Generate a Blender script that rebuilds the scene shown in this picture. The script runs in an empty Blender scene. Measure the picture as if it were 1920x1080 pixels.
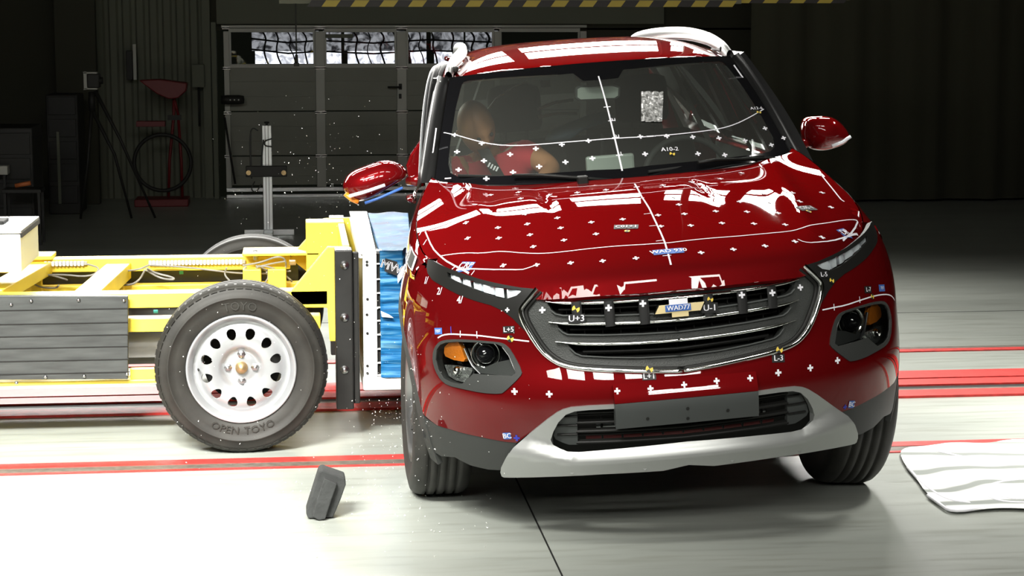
import bpy, bmesh, math, random
import numpy as np
from mathutils import Matrix, Vector, Euler
from mathutils.geometry import delaunay_2d_cdt
random.seed(7)
PI = math.pi
SC = bpy.context.scene
COL = SC.collection

# ------------------------------------------------------------------ camera
FPX = 3600.5
CAM = np.array([-1.27850, -6.15658, 1.78201])
PITCH, YAW, ROLL = 0.140900, 0.111205, 0.0
def _rot():
    cy, sy = math.cos(YAW), math.sin(YAW); cp, sp = math.cos(PITCH), math.sin(PITCH); cr, sr = math.cos(ROLL), math.sin(ROLL)
    Ry = np.array([[cy, -sy, 0], [sy, cy, 0], [0, 0, 1]]); B = np.array([[1, 0, 0], [0, 0, -1], [0, 1, 0]])
    Rx = np.array([[1, 0, 0], [0, cp, -sp], [0, sp, cp]]); Rz = np.array([[cr, -sr, 0], [sr, cr, 0], [0, 0, 1]])
    return Rz @ Rx @ B @ Ry
RC = _rot()
cam_data = bpy.data.cameras.new('camera'); cam = bpy.data.objects.new('camera', cam_data); COL.objects.link(cam)
cam_data.sensor_width = 36.0; cam_data.lens = FPX / 1920 * 36.0; cam_data.clip_start = 0.05; cam_data.clip_end = 200
_m = Matrix.Identity(4)
for i in range(3):
    _m[i][0] = RC[0][i]; _m[i][1] = -RC[1][i]; _m[i][2] = -RC[2][i]; _m[i][3] = CAM[i]
cam.matrix_world = _m
SC.camera = cam

# ------------------------------------------------------------------ world, lights, exposure
SC.view_settings.view_transform = 'Standard'; SC.view_settings.look = 'None'
SC.view_settings.exposure = 0.0; SC.view_settings.gamma = 1.0; SC.view_settings.use_curve_mapping = False
w = bpy.data.worlds.new('hall_dim'); SC.world = w; w.use_nodes = True
w.node_tree.nodes['Background'].inputs[0].default_value = (0.8, 0.9, 0.6, 1)
w.node_tree.nodes['Background'].inputs[1].default_value = 0.004

def area(name, loc, target, sx, sy, power, color=(1, 0.985, 0.93), spread=180):
    l = bpy.data.lights.new(name, 'AREA'); l.shape = 'RECTANGLE'; l.size = sx; l.size_y = sy
    l.energy = power; l.color = color; l.spread = math.radians(spread)
    o = bpy.data.objects.new(name, l); COL.objects.link(o); o.location = loc
    d = Vector(target) - Vector(loc); o.rotation_euler = d.to_track_quat('-Z', 'Y').to_euler()
    return o
# flood banks of the crash hall: two hung behind the impact point, one high in front of it, one over the nose of the car
for r in range(2):
    for k in range(6):
        area('flood_rear', (-4.3 + k * 1.28, 8.0, 2.42 + r * 0.62), (-1.2 + (k - 2.5) * 0.5, 0.6, 0.3), 1.12, 0.5, 27, spread=120)
for r in range(2):
    for k in range(7):
        area('flood_rear_high', (-4.6 + k * 1.3, 8.0, 5.7 + r * 0.55), (-1.1 + (k - 3) * 0.5, 1.0, 0.5), 0.95, 0.34, 19, spread=110)
for r in range(2):
    for k in range(5):
        area('flood_front', (-5.6 + k * 1.7, -8.4, 4.9 + r * 0.9), (-1.0 + (k - 2) * 0.6, 0.3, 0.2), 1.1, 0.6, 7, spread=60)
for k in range(4):
    area('flood_top', (-3.6 + k * 1.6, -1.6, 5.2), (-3.0 + k * 1.3, 0.7, 0), 1.1, 0.6, 10, spread=80)
for k in range(3):
    area('flood_left', (-4.6 + k * 1.1, -3.2, 4.6), (-2.9 + k * 0.55, 1.4, 0.2), 0.9, 0.6, 50, spread=46)
area('flood_right', (3.4, 2.2, 4.8), (2.2, 1.9, 0), 0.9, 0.6, 60, spread=50)

# ------------------------------------------------------------------ pixel helpers: a pixel of the 1920x1080 frame seen at a known real depth
def ray(u, v): return RC.T @ np.array([(u - 960) / FPX, (v - 540) / FPX, 1.0])
def at(u, v, y): d = ray(u, v); return CAM + d * ((y - CAM[1]) / d[1])
def atz(u, v, z=0.0): d = ray(u, v); return CAM + d * ((z - CAM[2]) / d[2])
# car body frame: nose at the origin, x to the right of the picture, y to the rear, z up; rolled 3.9 degrees by the hit
BA, BY = 0.0731949, -0.0108934; ca, sa = math.cos(BA), math.sin(BA); cb, sb = math.cos(BY), math.sin(BY)
BM = np.array([[cb, -sb, 0], [sb, cb, 0], [0, 0, 1]]) @ np.array([[ca, 0, -sa], [0, 1, 0], [sa, 0, ca]]); BT = np.array([0, 0.92, 0.51686]) - BM @ np.array([0, 0.92, 0.5])
BO = (CAM - BT) @ BM
def bray(u, v): return BM.T @ ray(u, v)
def by(u, v, y): d = bray(u, v); return BO + d * ((y - BO[1]) / d[1])

# ------------------------------------------------------------------ materials
MATS = {}
def mat(name, color=(0.5, 0.5, 0.5), rough=0.5, metal=0.0, coat=0.0, coat_rough=0.03, spec=0.5, noise=0.0, nscale=8.0, bump=0.0, bscale=60.0, emit=None, emit_s=0.0, alpha=1.0, trans=0.0, rough_noise=0.0, stretch=None):
    m = bpy.data.materials.new(name); m.use_nodes = True; nt = m.node_tree; b = nt.nodes['Principled BSDF']
    b.inputs['Base Color'].default_value = (*color, 1); b.inputs['Roughness'].default_value = rough
    b.inputs['Metallic'].default_value = metal; b.inputs['Coat Weight'].default_value = coat; b.inputs['Coat Roughness'].default_value = coat_rough
    b.inputs['Specular IOR Level'].default_value = spec; b.inputs['Transmission Weight'].default_value = trans
    if emit: b.inputs['Emission Color'].default_value = (*emit, 1); b.inputs['Emission Strength'].default_value = emit_s
    if noise or bump or rough_noise:
        tc = nt.nodes.new('ShaderNodeTexCoord'); src = tc.outputs['Object']
        if stretch:
            mp = nt.nodes.new('ShaderNodeMapping'); mp.inputs['Scale'].default_value = stretch; nt.links.new(src, mp.inputs[0]); src = mp.outputs[0]
    if noise:
        n = nt.nodes.new('ShaderNodeTexNoise'); n.inputs['Scale'].default_value = nscale; n.inputs['Detail'].default_value = 5
        nt.links.new(src, n.inputs['Vector'])
        r = nt.nodes.new('ShaderNodeValToRGB'); r.color_ramp.elements[0].position = 0.3; r.color_ramp.elements[1].position = 0.7
        r.color_ramp.elements[0].color = (*[c * (1 - noise) for c in color], 1); r.color_ramp.elements[1].color = (*[min(1, c * (1 + noise)) for c in color], 1)
        nt.links.new(n.outputs[0], r.inputs[0]); nt.links.new(r.outputs[0], b.inputs['Base Color'])
        if rough_noise:
            mr = nt.nodes.new('ShaderNodeMapRange'); mr.inputs[3].default_value = max(0.02, rough - rough_noise); mr.inputs[4].default_value = rough + rough_noise
            nt.links.new(n.outputs[0], mr.inputs[0]); nt.links.new(mr.outputs[0], b.inputs['Roughness'])
    if bump:
        n2 = nt.nodes.new('ShaderNodeTexNoise'); n2.inputs['Scale'].default_value = bscale; n2.inputs['Detail'].default_value = 3
        nt.links.new(src, n2.inputs['Vector'])
        bp = nt.nodes.new('ShaderNodeBump'); bp.inputs['Strength'].default_value = bump; bp.inputs['Distance'].default_value = 0.004
        nt.links.new(n2.outputs[0], bp.inputs['Height']); nt.links.new(bp.outputs[0], b.inputs['Normal'])
    MATS[name] = m; return m
def glassmat(name, tint, ior=1.5, rough=0.0, diffuse_mix=0.0):
    m = bpy.data.materials.new(name); m.use_nodes = True; nt = m.node_tree; nt.nodes.clear()
    out = nt.nodes.new('ShaderNodeOutputMaterial'); mx = nt.nodes.new('ShaderNodeMixShader')
    tr = nt.nodes.new('ShaderNodeBsdfTransparent'); tr.inputs[0].default_value = (*tint, 1)
    gl = nt.nodes.new('ShaderNodeBsdfGlossy'); gl.inputs['Roughness'].default_value = rough; fr = nt.nodes.new('ShaderNodeFresnel'); fr.inputs[0].default_value = ior
    nt.links.new(fr.outputs[0], mx.inputs[0])
    src = tr.outputs[0]
    if diffuse_mix:  # even diffuse layer mixed into the clear glass
        df = nt.nodes.new('ShaderNodeBsdfDiffuse'); df.inputs[0].default_value = (0.6, 0.62, 0.56, 1); m2 = nt.nodes.new('ShaderNodeMixShader'); m2.inputs[0].default_value = diffuse_mix
        nt.links.new(tr.outputs[0], m2.inputs[1]); nt.links.new(df.outputs[0], m2.inputs[2]); src = m2.outputs[0]
    nt.links.new(src, mx.inputs[1]); nt.links.new(gl.outputs[0], mx.inputs[2]); nt.links.new(mx.outputs[0], out.inputs[0])
    MATS[name] = m; return m

mat('red_paint', (0.125, 0.003, 0.004), rough=0.5, metal=0.35, coat=1.0, coat_rough=0.015, spec=0.0)
MATS['red_paint'].node_tree.nodes['Principled BSDF'].inputs['Specular Tint'].default_value = (0.9, 0.03, 0.03, 1)
mat('pillar_black', (0.010, 0.010, 0.010), rough=0.35, spec=0.3)
mat('red_inner', (0.16, 0.004, 0.006), rough=0.5)
mat('black_plastic', (0.012, 0.012, 0.011), rough=0.45, spec=0.25)
mat('black_gloss', (0.006, 0.006, 0.007), rough=0.08, coat=0.6)
mat('cladding', (0.028, 0.03, 0.028), rough=0.6, bump=0.15, bscale=400)
mat('plate_grey', (0.05, 0.055, 0.053), rough=0.55)
mat('grille_grey', (0.040, 0.043, 0.040), rough=0.5, bump=0.5, bscale=250)
mat('dark', (0.006, 0.006, 0.005), rough=0.8)
mat('chrome', (0.9, 0.9, 0.88), rough=0.08, metal=1.0)
mat('gold', (0.95, 0.78, 0.42), rough=0.4, metal=0.35)
mat('silver_paint', (0.40, 0.41, 0.40), rough=0.36, metal=0.6)
mat('amber', (0.75, 0.22, 0.02), rough=0.2, coat=0.8, bump=0.9, bscale=120)
mat('clear_reflector', (0.75, 0.77, 0.75), rough=0.15, metal=0.9, bump=0.8, bscale=70)
mat('drl', (0.88, 0.92, 0.97), rough=0.25, metal=0.1, coat=0.6)
mat('white_mark', (0.86, 0.85, 0.9), rough=0.6)
mat('yellow_mark', (0.8, 0.58, 0.08), rough=0.6)
mat('blue_label', (0.05, 0.14, 0.45), rough=0.5)
mat('black_label', (0.012, 0.012, 0.012), rough=0.5)
mat('blue_mark', (0.03, 0.04, 0.4), rough=0.6)
mat('tyre', (0.022, 0.021, 0.018), rough=0.62, noise=0.3, nscale=14)
mat('tyre_trolley', (0.019, 0.018, 0.015), rough=0.6, spec=0.35, noise=0.35, nscale=9, bump=0.1, bscale=90)
mat('rim_silver', (0.36, 0.37, 0.38), rough=0.33, metal=0.5, noise=0.08, nscale=6)
mat('alloy', (0.3, 0.3, 0.3), rough=0.3, metal=0.9)
mat('steel', (0.5, 0.5, 0.5), rough=0.3, metal=1.0)
mat('brass', (0.45, 0.32, 0.16), rough=0.35, metal=0.8)
mat('trolley_yellow', (0.90, 0.70, 0.07), rough=0.4, noise=0.06, nscale=5)
mat('trolley_white', (0.85, 0.85, 0.82), rough=0.45, noise=0.05, nscale=10)
mat('rubber_plate', (0.035, 0.038, 0.036), rough=0.5, noise=0.35, nscale=3, stretch=(2, 2, 14))
mat('column_black', (0.017, 0.017, 0.016), rough=0.45, spec=0.3, noise=0.2, nscale=10)
mat('aluminium', (0.6, 0.62, 0.63), rough=0.35, metal=0.8)
mat('cable_grey', (0.25, 0.24, 0.22), rough=0.5)
mat('cable_black', (0.03, 0.03, 0.028), rough=0.5)
mat('teal', (0.05, 0.35, 0.38), rough=0.5)
mat('seat_black', (0.02, 0.02, 0.021), rough=0.85)
mat('interior_grey', (0.20, 0.20, 0.19), rough=0.85)
mat('dash_dark', (0.03, 0.031, 0.03), rough=0.75)
mat('head_liner', (0.32, 0.33, 0.30), rough=0.9)
mat('airbag', (0.28, 0.42, 0.55), rough=0.8, bump=0.3, bscale=12)
mat('skin', (0.42, 0.20, 0.10), rough=0.5)
mat('shirt_red', (0.50, 0.03, 0.045), rough=0.85)
mat('cloth_black', (0.02, 0.02, 0.02), rough=0.9)
mat('belt_black', (0.015, 0.015, 0.016), rough=0.7)
mat('foam_dark', (0.035, 0.037, 0.036), rough=0.9, bump=0.7, bscale=70, noise=0.25, nscale=12)
mat('door_panel', (0.25, 0.255, 0.215), rough=0.55, noise=0.05, nscale=3)
mat('door_frame', (0.50, 0.505, 0.46), rough=0.45)
mat('wall_grey', (0.16, 0.17, 0.13), rough=0.8)
mat('wall_dark', (0.045, 0.045, 0.03), rough=0.85)
mat('curtain', (0.075, 0.075, 0.05), rough=0.9)
mat('rail_red', (0.55, 0.035, 0.03), rough=0.45, noise=0.25, nscale=25)
mat('rail_steel', (0.12, 0.10, 0.08), rough=0.5, noise=0.3, nscale=30)
mat('hazard_yellow', (0.42, 0.34, 0.05), rough=0.5)
mat('hazard_black', (0.02, 0.02, 0.02), rough=0.5)
mat('barrow_red', (0.16, 0.006, 0.008), rough=0.5)
mat('equip_black', (0.015, 0.015, 0.013), rough=0.6)
mat('orange', (0.6, 0.17, 0.05), rough=0.6)
mat('cream', (0.75, 0.76, 0.66), rough=0.5)
mat('screen_off', (0.30, 0.33, 0.30), rough=0.4)
glassmat('windscreen_glass', (0.80, 0.86, 0.82), 1.45, diffuse_mix=0.045)
glassmat('side_glass', (0.35, 0.38, 0.36), 1.5)
glassmat('lamp_cover', (0.93, 0.95, 0.94), 1.4)
glassmat('shard_glass', (0.7, 0.85, 0.8), 1.8)
glassmat('hall_window', (0.75, 0.78, 0.80), 1.5)
mat('yard_bright', (0.8, 0.8, 0.85), emit=(0.93, 0.95, 1.0), emit_s=1.0)  # emissive daylight for the backdrop outside the gate
mat('yard_dim', (0.05, 0.05, 0.06), emit=(0.5, 0.5, 0.62), emit_s=0.16)
def _yard(m, lo, hi, s1):
    nt = MATS[m].node_tree; b = nt.nodes['Principled BSDF']; tc = nt.nodes.new('ShaderNodeTexCoord'); n = nt.nodes.new('ShaderNodeTexNoise'); n.inputs['Scale'].default_value = 9; n.inputs['Detail'].default_value = 6; n.inputs['Distortion'].default_value = 1.5
    r = nt.nodes.new('ShaderNodeValToRGB'); e = r.color_ramp.elements; e[0].position = 0.38; e[0].color = (lo, lo, lo * 1.1, 1); e[1].position = 0.58; e[1].color = (hi, hi, hi * 1.05, 1)
    nt.links.new(tc.outputs['Object'], n.inputs['Vector']); nt.links.new(n.outputs[0], r.inputs[0]); nt.links.new(r.outputs[0], b.inputs['Emission Color']); b.inputs['Emission Strength'].default_value = s1
_yard('yard_bright', 0.3, 1.0, 2.2); _yard('yard_dim', 0.03, 0.5, 0.8)

# honeycomb face wrapped in crinkled blue film
def blue_mat():
    m = mat('blue_film', (0.03, 0.30, 0.62), rough=0.55, spec=0.15); nt = m.node_tree; b = nt.nodes['Principled BSDF']
    tc = nt.nodes.new('ShaderNodeTexCoord'); mp = nt.nodes.new('ShaderNodeMapping'); mp.inputs['Scale'].default_value = (3, 3, 38)
    n = nt.nodes.new('ShaderNodeTexNoise'); n.inputs['Scale'].default_value = 1.6; n.inputs['Detail'].default_value = 6
    r = nt.nodes.new('ShaderNodeValToRGB'); e = r.color_ramp.elements
    e[0].position = 0.3; e[0].color = (0.004, 0.045, 0.13, 1); e[1].position = 0.74; e[1].color = (0.16, 0.38, 0.52, 1)
    x = r.color_ramp.elements.new(0.5); x.color = (0.008, 0.12, 0.30, 1)
    bp = nt.nodes.new('ShaderNodeBump'); bp.inputs['Strength'].default_value = 0.7; bp.inputs['Distance'].default_value = 0.01
    L = nt.links.new; L(tc.outputs['Object'], mp.inputs[0]); L(mp.outputs[0], n.inputs['Vector']); L(n.outputs[0], r.inputs[0]); L(r.outputs[0], b.inputs['Base Color']); L(n.outputs[0], bp.inputs['Height']); L(bp.outputs[0], b.inputs['Normal'])
blue_mat()
def floor_mat():
    m = mat('floor_paint', (0.5, 0.5, 0.47), rough=0.3); nt = m.node_tree; b = nt.nodes['Principled BSDF']; L = nt.links.new
    tc = nt.nodes.new('ShaderNodeTexCoord')
    n = nt.nodes.new('ShaderNodeTexNoise'); n.inputs['Scale'].default_value = 0.9; n.inputs['Detail'].default_value = 8; n.inputs['Roughness'].default_value = 0.6
    mp = nt.nodes.new('ShaderNodeMapping'); mp.inputs['Scale'].default_value = (0.6, 2.2, 1)
    L(tc.outputs['Object'], mp.inputs[0]); L(mp.outputs[0], n.inputs['Vector'])
    r = nt.nodes.new('ShaderNodeValToRGB'); e = r.color_ramp.elements; e[0].position = 0.3; e[0].color = (0.30, 0.32, 0.29, 1); e[1].position = 0.75; e[1].color = (0.40, 0.42, 0.38, 1)
    L(n.outputs[0], r.inputs[0])
    n2 = nt.nodes.new('ShaderNodeTexNoise'); n2.inputs['Scale'].default_value = 7; n2.inputs['Detail'].default_value = 9; mp2 = nt.nodes.new('ShaderNodeMapping'); mp2.inputs['Scale'].default_value = (0.35, 3.5, 1)
    L(tc.outputs['Object'], mp2.inputs[0]); L(mp2.outputs[0], n2.inputs['Vector'])
    r2 = nt.nodes.new('ShaderNodeValToRGB'); e = r2.color_ramp.elements; e[0].position = 0.28; e[0].color = (0.72, 0.7, 0.66, 1); e[1].position = 0.5; e[1].color = (1, 1, 1, 1)
    L(n2.outputs[0], r2.inputs[0])
    mx = nt.nodes.new('ShaderNodeMix'); mx.data_type = 'RGBA'; mx.blend_type = 'MULTIPLY'; mx.inputs[0].default_value = 0.6
    L(r.outputs[0], mx.inputs[6]); L(r2.outputs[0], mx.inputs[7]); L(mx.outputs[2], b.inputs['Base Color'])
    mr = nt.nodes.new('ShaderNodeMapRange'); mr.inputs[3].default_value = 0.24; mr.inputs[4].default_value = 0.42
    L(n2.outputs[0], mr.inputs[0]); L(mr.outputs[0], b.inputs['Roughness'])
floor_mat()
def foil_mat():
    m = mat('foil', (0.6, 0.62, 0.55), rough=0.3, metal=0.5, bump=1.0, bscale=90, noise=0.8, nscale=70)
    b = m.node_tree.nodes['Principled BSDF']
foil_mat()
def swirl_mat():
    m = mat('white_powder', (0.9, 0.9, 0.88), rough=0.8); nt = m.node_tree; b = nt.nodes['Principled BSDF']; L = nt.links.new
    tc = nt.nodes.new('ShaderNodeTexCoord'); wv = nt.nodes.new('ShaderNodeTexWave'); wv.wave_type = 'RINGS'; wv.inputs['Scale'].default_value = 1.3; wv.inputs['Distortion'].default_value = 7; wv.inputs['Detail'].default_value = 3; wv.inputs['Detail Scale'].default_value = 0.8
    L(tc.outputs['Object'], wv.inputs['Vector'])
    r = nt.nodes.new('ShaderNodeValToRGB'); e = r.color_ramp.elements; e[0].position = 0.06; e[0].color = (0.26, 0.28, 0.26, 1); e[1].position = 0.26; e[1].color = (0.95, 0.95, 0.93, 1)
    L(wv.outputs[0], r.inputs[0]); L(r.outputs[0], b.inputs['Base Color'])
swirl_mat()

# ------------------------------------------------------------------ object helpers
def tag(o, label=None, cat=None, group=None, kind=None):
    if label: o['label'] = label
    if cat: o['category'] = cat
    if group: o['group'] = group
    if kind: o['kind'] = kind
    return o
def empty(name, loc, label=None, cat=None, group=None):
    o = bpy.data.objects.new(name, None); COL.objects.link(o); o.location = Vector([float(c) for c in loc]); o.empty_display_size = 0.1
    tag(o, label, cat, group); return o
def wm(o):
    m = Matrix.LocRotScale(o.location, o.rotation_euler, o.scale)
    if o.parent: m = wm(o.parent) @ o.matrix_parent_inverse @ m
    return m
def link(name, me, m, parent=None, world=True, smooth=False):
    me.materials.append(MATS[m] if isinstance(m, str) else m)
    if smooth:
        for p in me.polygons: p.use_smooth = True
    o = bpy.data.objects.new(name, me); COL.objects.link(o)
    if parent is not None:
        o.parent = parent
        if world: o.matrix_parent_inverse = wm(parent).inverted()
    return o
class MB:
    def __init__(s): s.v = []; s.f = []; s.sm = []
    def add(s, v, f, smooth=False):
        b = len(s.v); s.v += [tuple(float(c) for c in p) for p in v]; s.f += [tuple(i + b for i in q) for q in f]; s.sm += [smooth] * len(f); return s
    def box(s, x0, x1, y0, y1, z0, z1):
        v = [(x, y, z) for x in (x0, x1) for y in (y0, y1) for z in (z0, z1)]
        return s.add(v, [(0, 1, 3, 2), (4, 6, 7, 5), (0, 4, 5, 1), (2, 3, 7, 6), (0, 2, 6, 4), (1, 5, 7, 3)])
    def prism(s, poly, axis, a0, a1):          # poly in the other two axes, in order
        n = len(poly); v = []
        for a in (a0, a1):
            for p in poly:
                q = list(p); q.insert(axis, a); v.append(q)
        return s.add(v, [tuple(range(n))[::-1], tuple(range(n, 2 * n))] + [(i, (i + 1) % n, n + (i + 1) % n, n + i) for i in range(n)])
    def tube(s, pts, r, n=8, cap=True):
        pts = [np.array(p, float) for p in pts]; rs = r if hasattr(r, '__len__') else [r] * len(pts)
        rings = []; up = None
        for i, p in enumerate(pts):
            t = pts[min(i + 1, len(pts) - 1)] - pts[max(i - 1, 0)]; t = t / (np.linalg.norm(t) + 1e-9)
            if up is None: up = np.array([0, 0, 1.0]) if abs(t[2]) < 0.9 else np.array([1.0, 0, 0])
            a = np.cross(t, up); a /= np.linalg.norm(a) + 1e-9; b = np.cross(a, t); up = b
            rings.append([p + rs[i] * (math.cos(2 * PI * k / n) * a + math.sin(2 * PI * k / n) * b) for k in range(n)])
        v = [q for R_ in rings for q in R_]; f = []
        for i in range(len(pts) - 1):
            for k in range(n): f.append((i * n + k, i * n + (k + 1) % n, (i + 1) * n + (k + 1) % n, (i + 1) * n + k))
        s.add(v, f, True)
        if cap: 
            b = len(s.v) - len(v); s.f += [tuple(b + k for k in range(n))[::-1], tuple(b + len(v) - n + k for k in range(n))]; s.sm += [False, False]
        return s
    def lathe(s, prof, c, axis=(0, 1, 0), n=48, smooth=True):   # prof: (radius, along axis)
        ax = Vector(axis).normalized(); q = ax.to_track_quat('Z', 'Y'); v = []; f = []
        for r, h in prof:
            for k in range(n):
                p = q @ Vector((r * math.cos(2 * PI * k / n), r * math.sin(2 * PI * k / n), h)); v.append((p[0] + c[0], p[1] + c[1], p[2] + c[2]))
        for i in range(len(prof) - 1):
            for k in range(n): f.append((i * n + k, i * n + (k + 1) % n, (i + 1) * n + (k + 1) % n, (i + 1) * n + k))
        return s.add(v, f, smooth)
    def disc(s, c, r, axis, t=0.004, n=24): return s.lathe([(0.0001, -t), (r, -t), (r, t), (0.0001, t)], c, axis, n, False)
    def grid(s, P, smooth=True):               # P [i][j] points
        n, m_ = len(P), len(P[0])
        return s.add([p for r in P for p in r], [(i * m_ + j, i * m_ + j + 1, (i + 1) * m_ + j + 1, (i + 1) * m_ + j) for i in range(n - 1) for j in range(m_ - 1)], smooth)
    def build(s, name, m, parent=None, bevel=0.0, world=True):
        me = bpy.data.meshes.new(name); me.from_pydata(s.v, [], s.f); me.validate()
        if len(me.polygons) == len(s.sm): me.polygons.foreach_set('use_smooth', s.sm)
        bm = bmesh.new(); bm.from_mesh(me); bmesh.ops.remove_doubles(bm, verts=bm.verts, dist=1e-6); bmesh.ops.recalc_face_normals(bm, faces=bm.faces); bm.to_mesh(me); bm.free()
        o = link(name, me, m, parent, world)
        if bevel:
            b = o.modifiers.new('bevel', 'BEVEL'); b.width = bevel; b.segments = 2; b.limit_method = 'ANGLE'
        return o
def spl(xs, ys):                                # natural cubic spline
    xs = np.array(xs, float); ys = np.array(ys, float); n = len(xs); h = np.diff(xs); A = np.eye(n); r = np.zeros(n)
    for i in range(1, n - 1):
        A[i, i - 1] = h[i - 1]; A[i, i] = 2 * (h[i - 1] + h[i]); A[i, i + 1] = h[i]; r[i] = 6 * ((ys[i + 1] - ys[i]) / h[i] - (ys[i] - ys[i - 1]) / h[i - 1])
    M = np.linalg.solve(A, r)
    def f(x):
        x = np.clip(np.asarray(x, float), xs[0], xs[-1]); i = np.clip(np.searchsorted(xs, x) - 1, 0, n - 2)
        a = xs[i + 1] - x; b = x - xs[i]; hh = h[i]
        return (M[i] * a ** 3 + M[i + 1] * b ** 3) / (6 * hh) + (ys[i] / hh - M[i] * hh / 6) * a + (ys[i + 1] / hh - M[i + 1] * hh / 6) * b
    return f
def resample(loop, step, closed=True):
    out = []; L = list(loop); n = len(L)
    for i in range(n if closed else n - 1):
        p, q = np.array(L[i], float), np.array(L[(i + 1) % n], float); k = max(1, int(math.ceil(np.linalg.norm(q - p) / step)))
        for j in range(k): out.append(p + (q - p) * j / k)
    if not closed: out.append(np.array(L[-1], float))
    return np.array(out)
def smooth_path(P, it=2, closed=False):
    P = [np.array(p, float) for p in P]
    for _ in range(it):
        Q = [] if closed else [P[0]]; n = len(P)
        for i in range(n if closed else n - 1):
            a, b = P[i], P[(i + 1) % n]; Q += [a * 0.75 + b * 0.25, a * 0.25 + b * 0.75]
        if not closed: Q.append(P[-1])
        P = Q
    return P
def inside(pts, loop):
    x, y = pts[:, 0], pts[:, 1]; r = np.zeros(len(pts), bool); n = len(loop)
    for i in range(n):
        x1, y1 = loop[i]; x2, y2 = loop[(i + 1) % n]
        c = ((y1 > y) != (y2 > y)); 
        with np.errstate(divide='ignore', invalid='ignore'): xi = (x2 - x1) * (y - y1) / (y2 - y1 + 1e-30) + x1
        r ^= c & (x < xi)
    return r
def dedupe(L):
    out = [L[0]]
    for p in L[1:]:
        if np.hypot(*(np.array(p) - np.array(out[-1]))) > 1e-4: out.append(p)
    if np.hypot(*(np.array(out[0]) - np.array(out[-1]))) < 1e-4: out.pop()
    return out
def tri2d(poly, holes, step):
    loops = [resample(dedupe(l), step) for l in [poly] + list(holes)]; B = np.vstack(loops); E = []; o = 0
    for l in loops:
        n = len(l); E += [(o + i, o + (i + 1) % n) for i in range(n)]; o += n
    lo, hi = loops[0].min(0), loops[0].max(0); gx = np.arange(lo[0], hi[0], step); gy = np.arange(lo[1], hi[1], step * 0.866); G = []
    for j, y in enumerate(gy): G += [(x + (step / 2 if j % 2 else 0), y) for x in gx]
    if G:
        G = np.array(G); k = inside(G, loops[0])
        for l in loops[1:]: k &= ~inside(G, l)
        G = G[k]
        if len(G):
            d = np.full(len(G), 9e9)
            for c in range(0, len(B), 200): d = np.minimum(d, np.sqrt(((G[:, None, :] - B[None, c:c + 200, :]) ** 2).sum(2)).min(1))
            G = G[d > step * 0.5]
    P = np.vstack([B, G]) if len(G) else B
    r = delaunay_2d_cdt([Vector(p) for p in P], E, [], 0, 1e-7, False)
    V = np.array([list(v) for v in r[0]]); T = np.array([list(t) for t in r[2]]); c = V[T].mean(1); k = inside(c, loops[0])
    for l in loops[1:]: k &= ~inside(c, l)
    return V, T[k]
def fd_normals(lift, V, e=0.002):
    a = lift(V + [e, 0]) - lift(V - [e, 0]); b = lift(V + [0, e]) - lift(V - [0, e]); n = np.cross(a, b); l = np.linalg.norm(n, axis=1, keepdims=True); return n / np.maximum(l, 1e-12)
def surf_mesh(name, V, T, lift, m, parent, thick, flip=False, world=False):
    P = lift(V); N = fd_normals(lift, V)
    if flip: N = -N
    fn = np.cross(P[T[:, 1]] - P[T[:, 0]], P[T[:, 2]] - P[T[:, 0]]); s = (fn * N[T[:, 0]]).sum(1) < 0; T = T.copy(); T[s] = T[s][:, ::-1]
    nv = len(P); verts = list(P); faces = [tuple(int(i) for i in t) for t in T]; nf = len(faces)
    if thick:
        cnt = {}
        for t in faces:
            for i in range(3):
                a, b = t[i], t[(i + 1) % 3]; cnt[(a, b)] = 1
        bd = [e for e in cnt if (e[1], e[0]) not in cnt]
        for a, b in bd:
            k = len(verts); verts += [P[a], P[b], P[b] - N[b] * thick, P[a] - N[a] * thick]; faces.append((k + 1, k, k + 3, k + 2))
    me = bpy.data.meshes.new(name); me.from_pydata([tuple(map(float, p)) for p in verts], [], faces)
    me.polygons.foreach_set('use_smooth', [True] * len(faces)); me.update()
    ln = []
    for i, f in enumerate(faces):
        for vi in f: ln.append(tuple(map(float, N[vi])) if i < nf else (0.0, 0.0, 0.0))
    try: me.normals_split_custom_set(ln)
    except Exception as ex: print('normals', name, ex)
    return link(name, me, m, parent, world)
def panel(name, poly, holes, lift, m, parent, step=0.03, thick=0.012, flip=False, world=False):
    V, T = tri2d(poly, holes, step); return surf_mesh(name, V, T, lift, m, parent, thick, flip, world)
def ribbon(name, path, width, lift, height, m, parent, step=0.02, flip=False, flat=False, closed=False, world=False, taper=False):
    C = resample(path, step, closed)
    if closed: C = np.vstack([C, C[:1]])
    t = np.gradient(C, axis=0); t /= np.linalg.norm(t, axis=1, keepdims=True) + 1e-12; n = np.stack([-t[:, 1], t[:, 0]], 1)
    prof = [(-0.5, 0), (0.5, 0)] if flat else [(-0.5, -0.4), (-0.42, 0.55), (-0.2, 1), (0.2, 1), (0.42, 0.55), (0.5, -0.4)]
    wd = np.full(len(C), width)
    if taper: wd = width * np.clip(np.minimum(np.arange(len(C)), np.arange(len(C))[::-1]) / 4.0, 0.25, 1)
    rows = []
    for o, h in prof:
        q = C + n * (o * wd)[:, None]; P = lift(q); N = fd_normals(lift, q) * (-1 if flip else 1); rows.append(P + N * (height if flat else h * height))
    mb = MB(); mb.grid([[tuple(rows[j][i]) for j in range(len(prof))] for i in range(len(C))]); 
    me = bpy.data.meshes.new(name); me.from_pydata(mb.v, [], mb.f); me.polygons.foreach_set('use_smooth', [True] * len(mb.f))
    return link(name, me, m, parent, world)
_tc = {}
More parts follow.
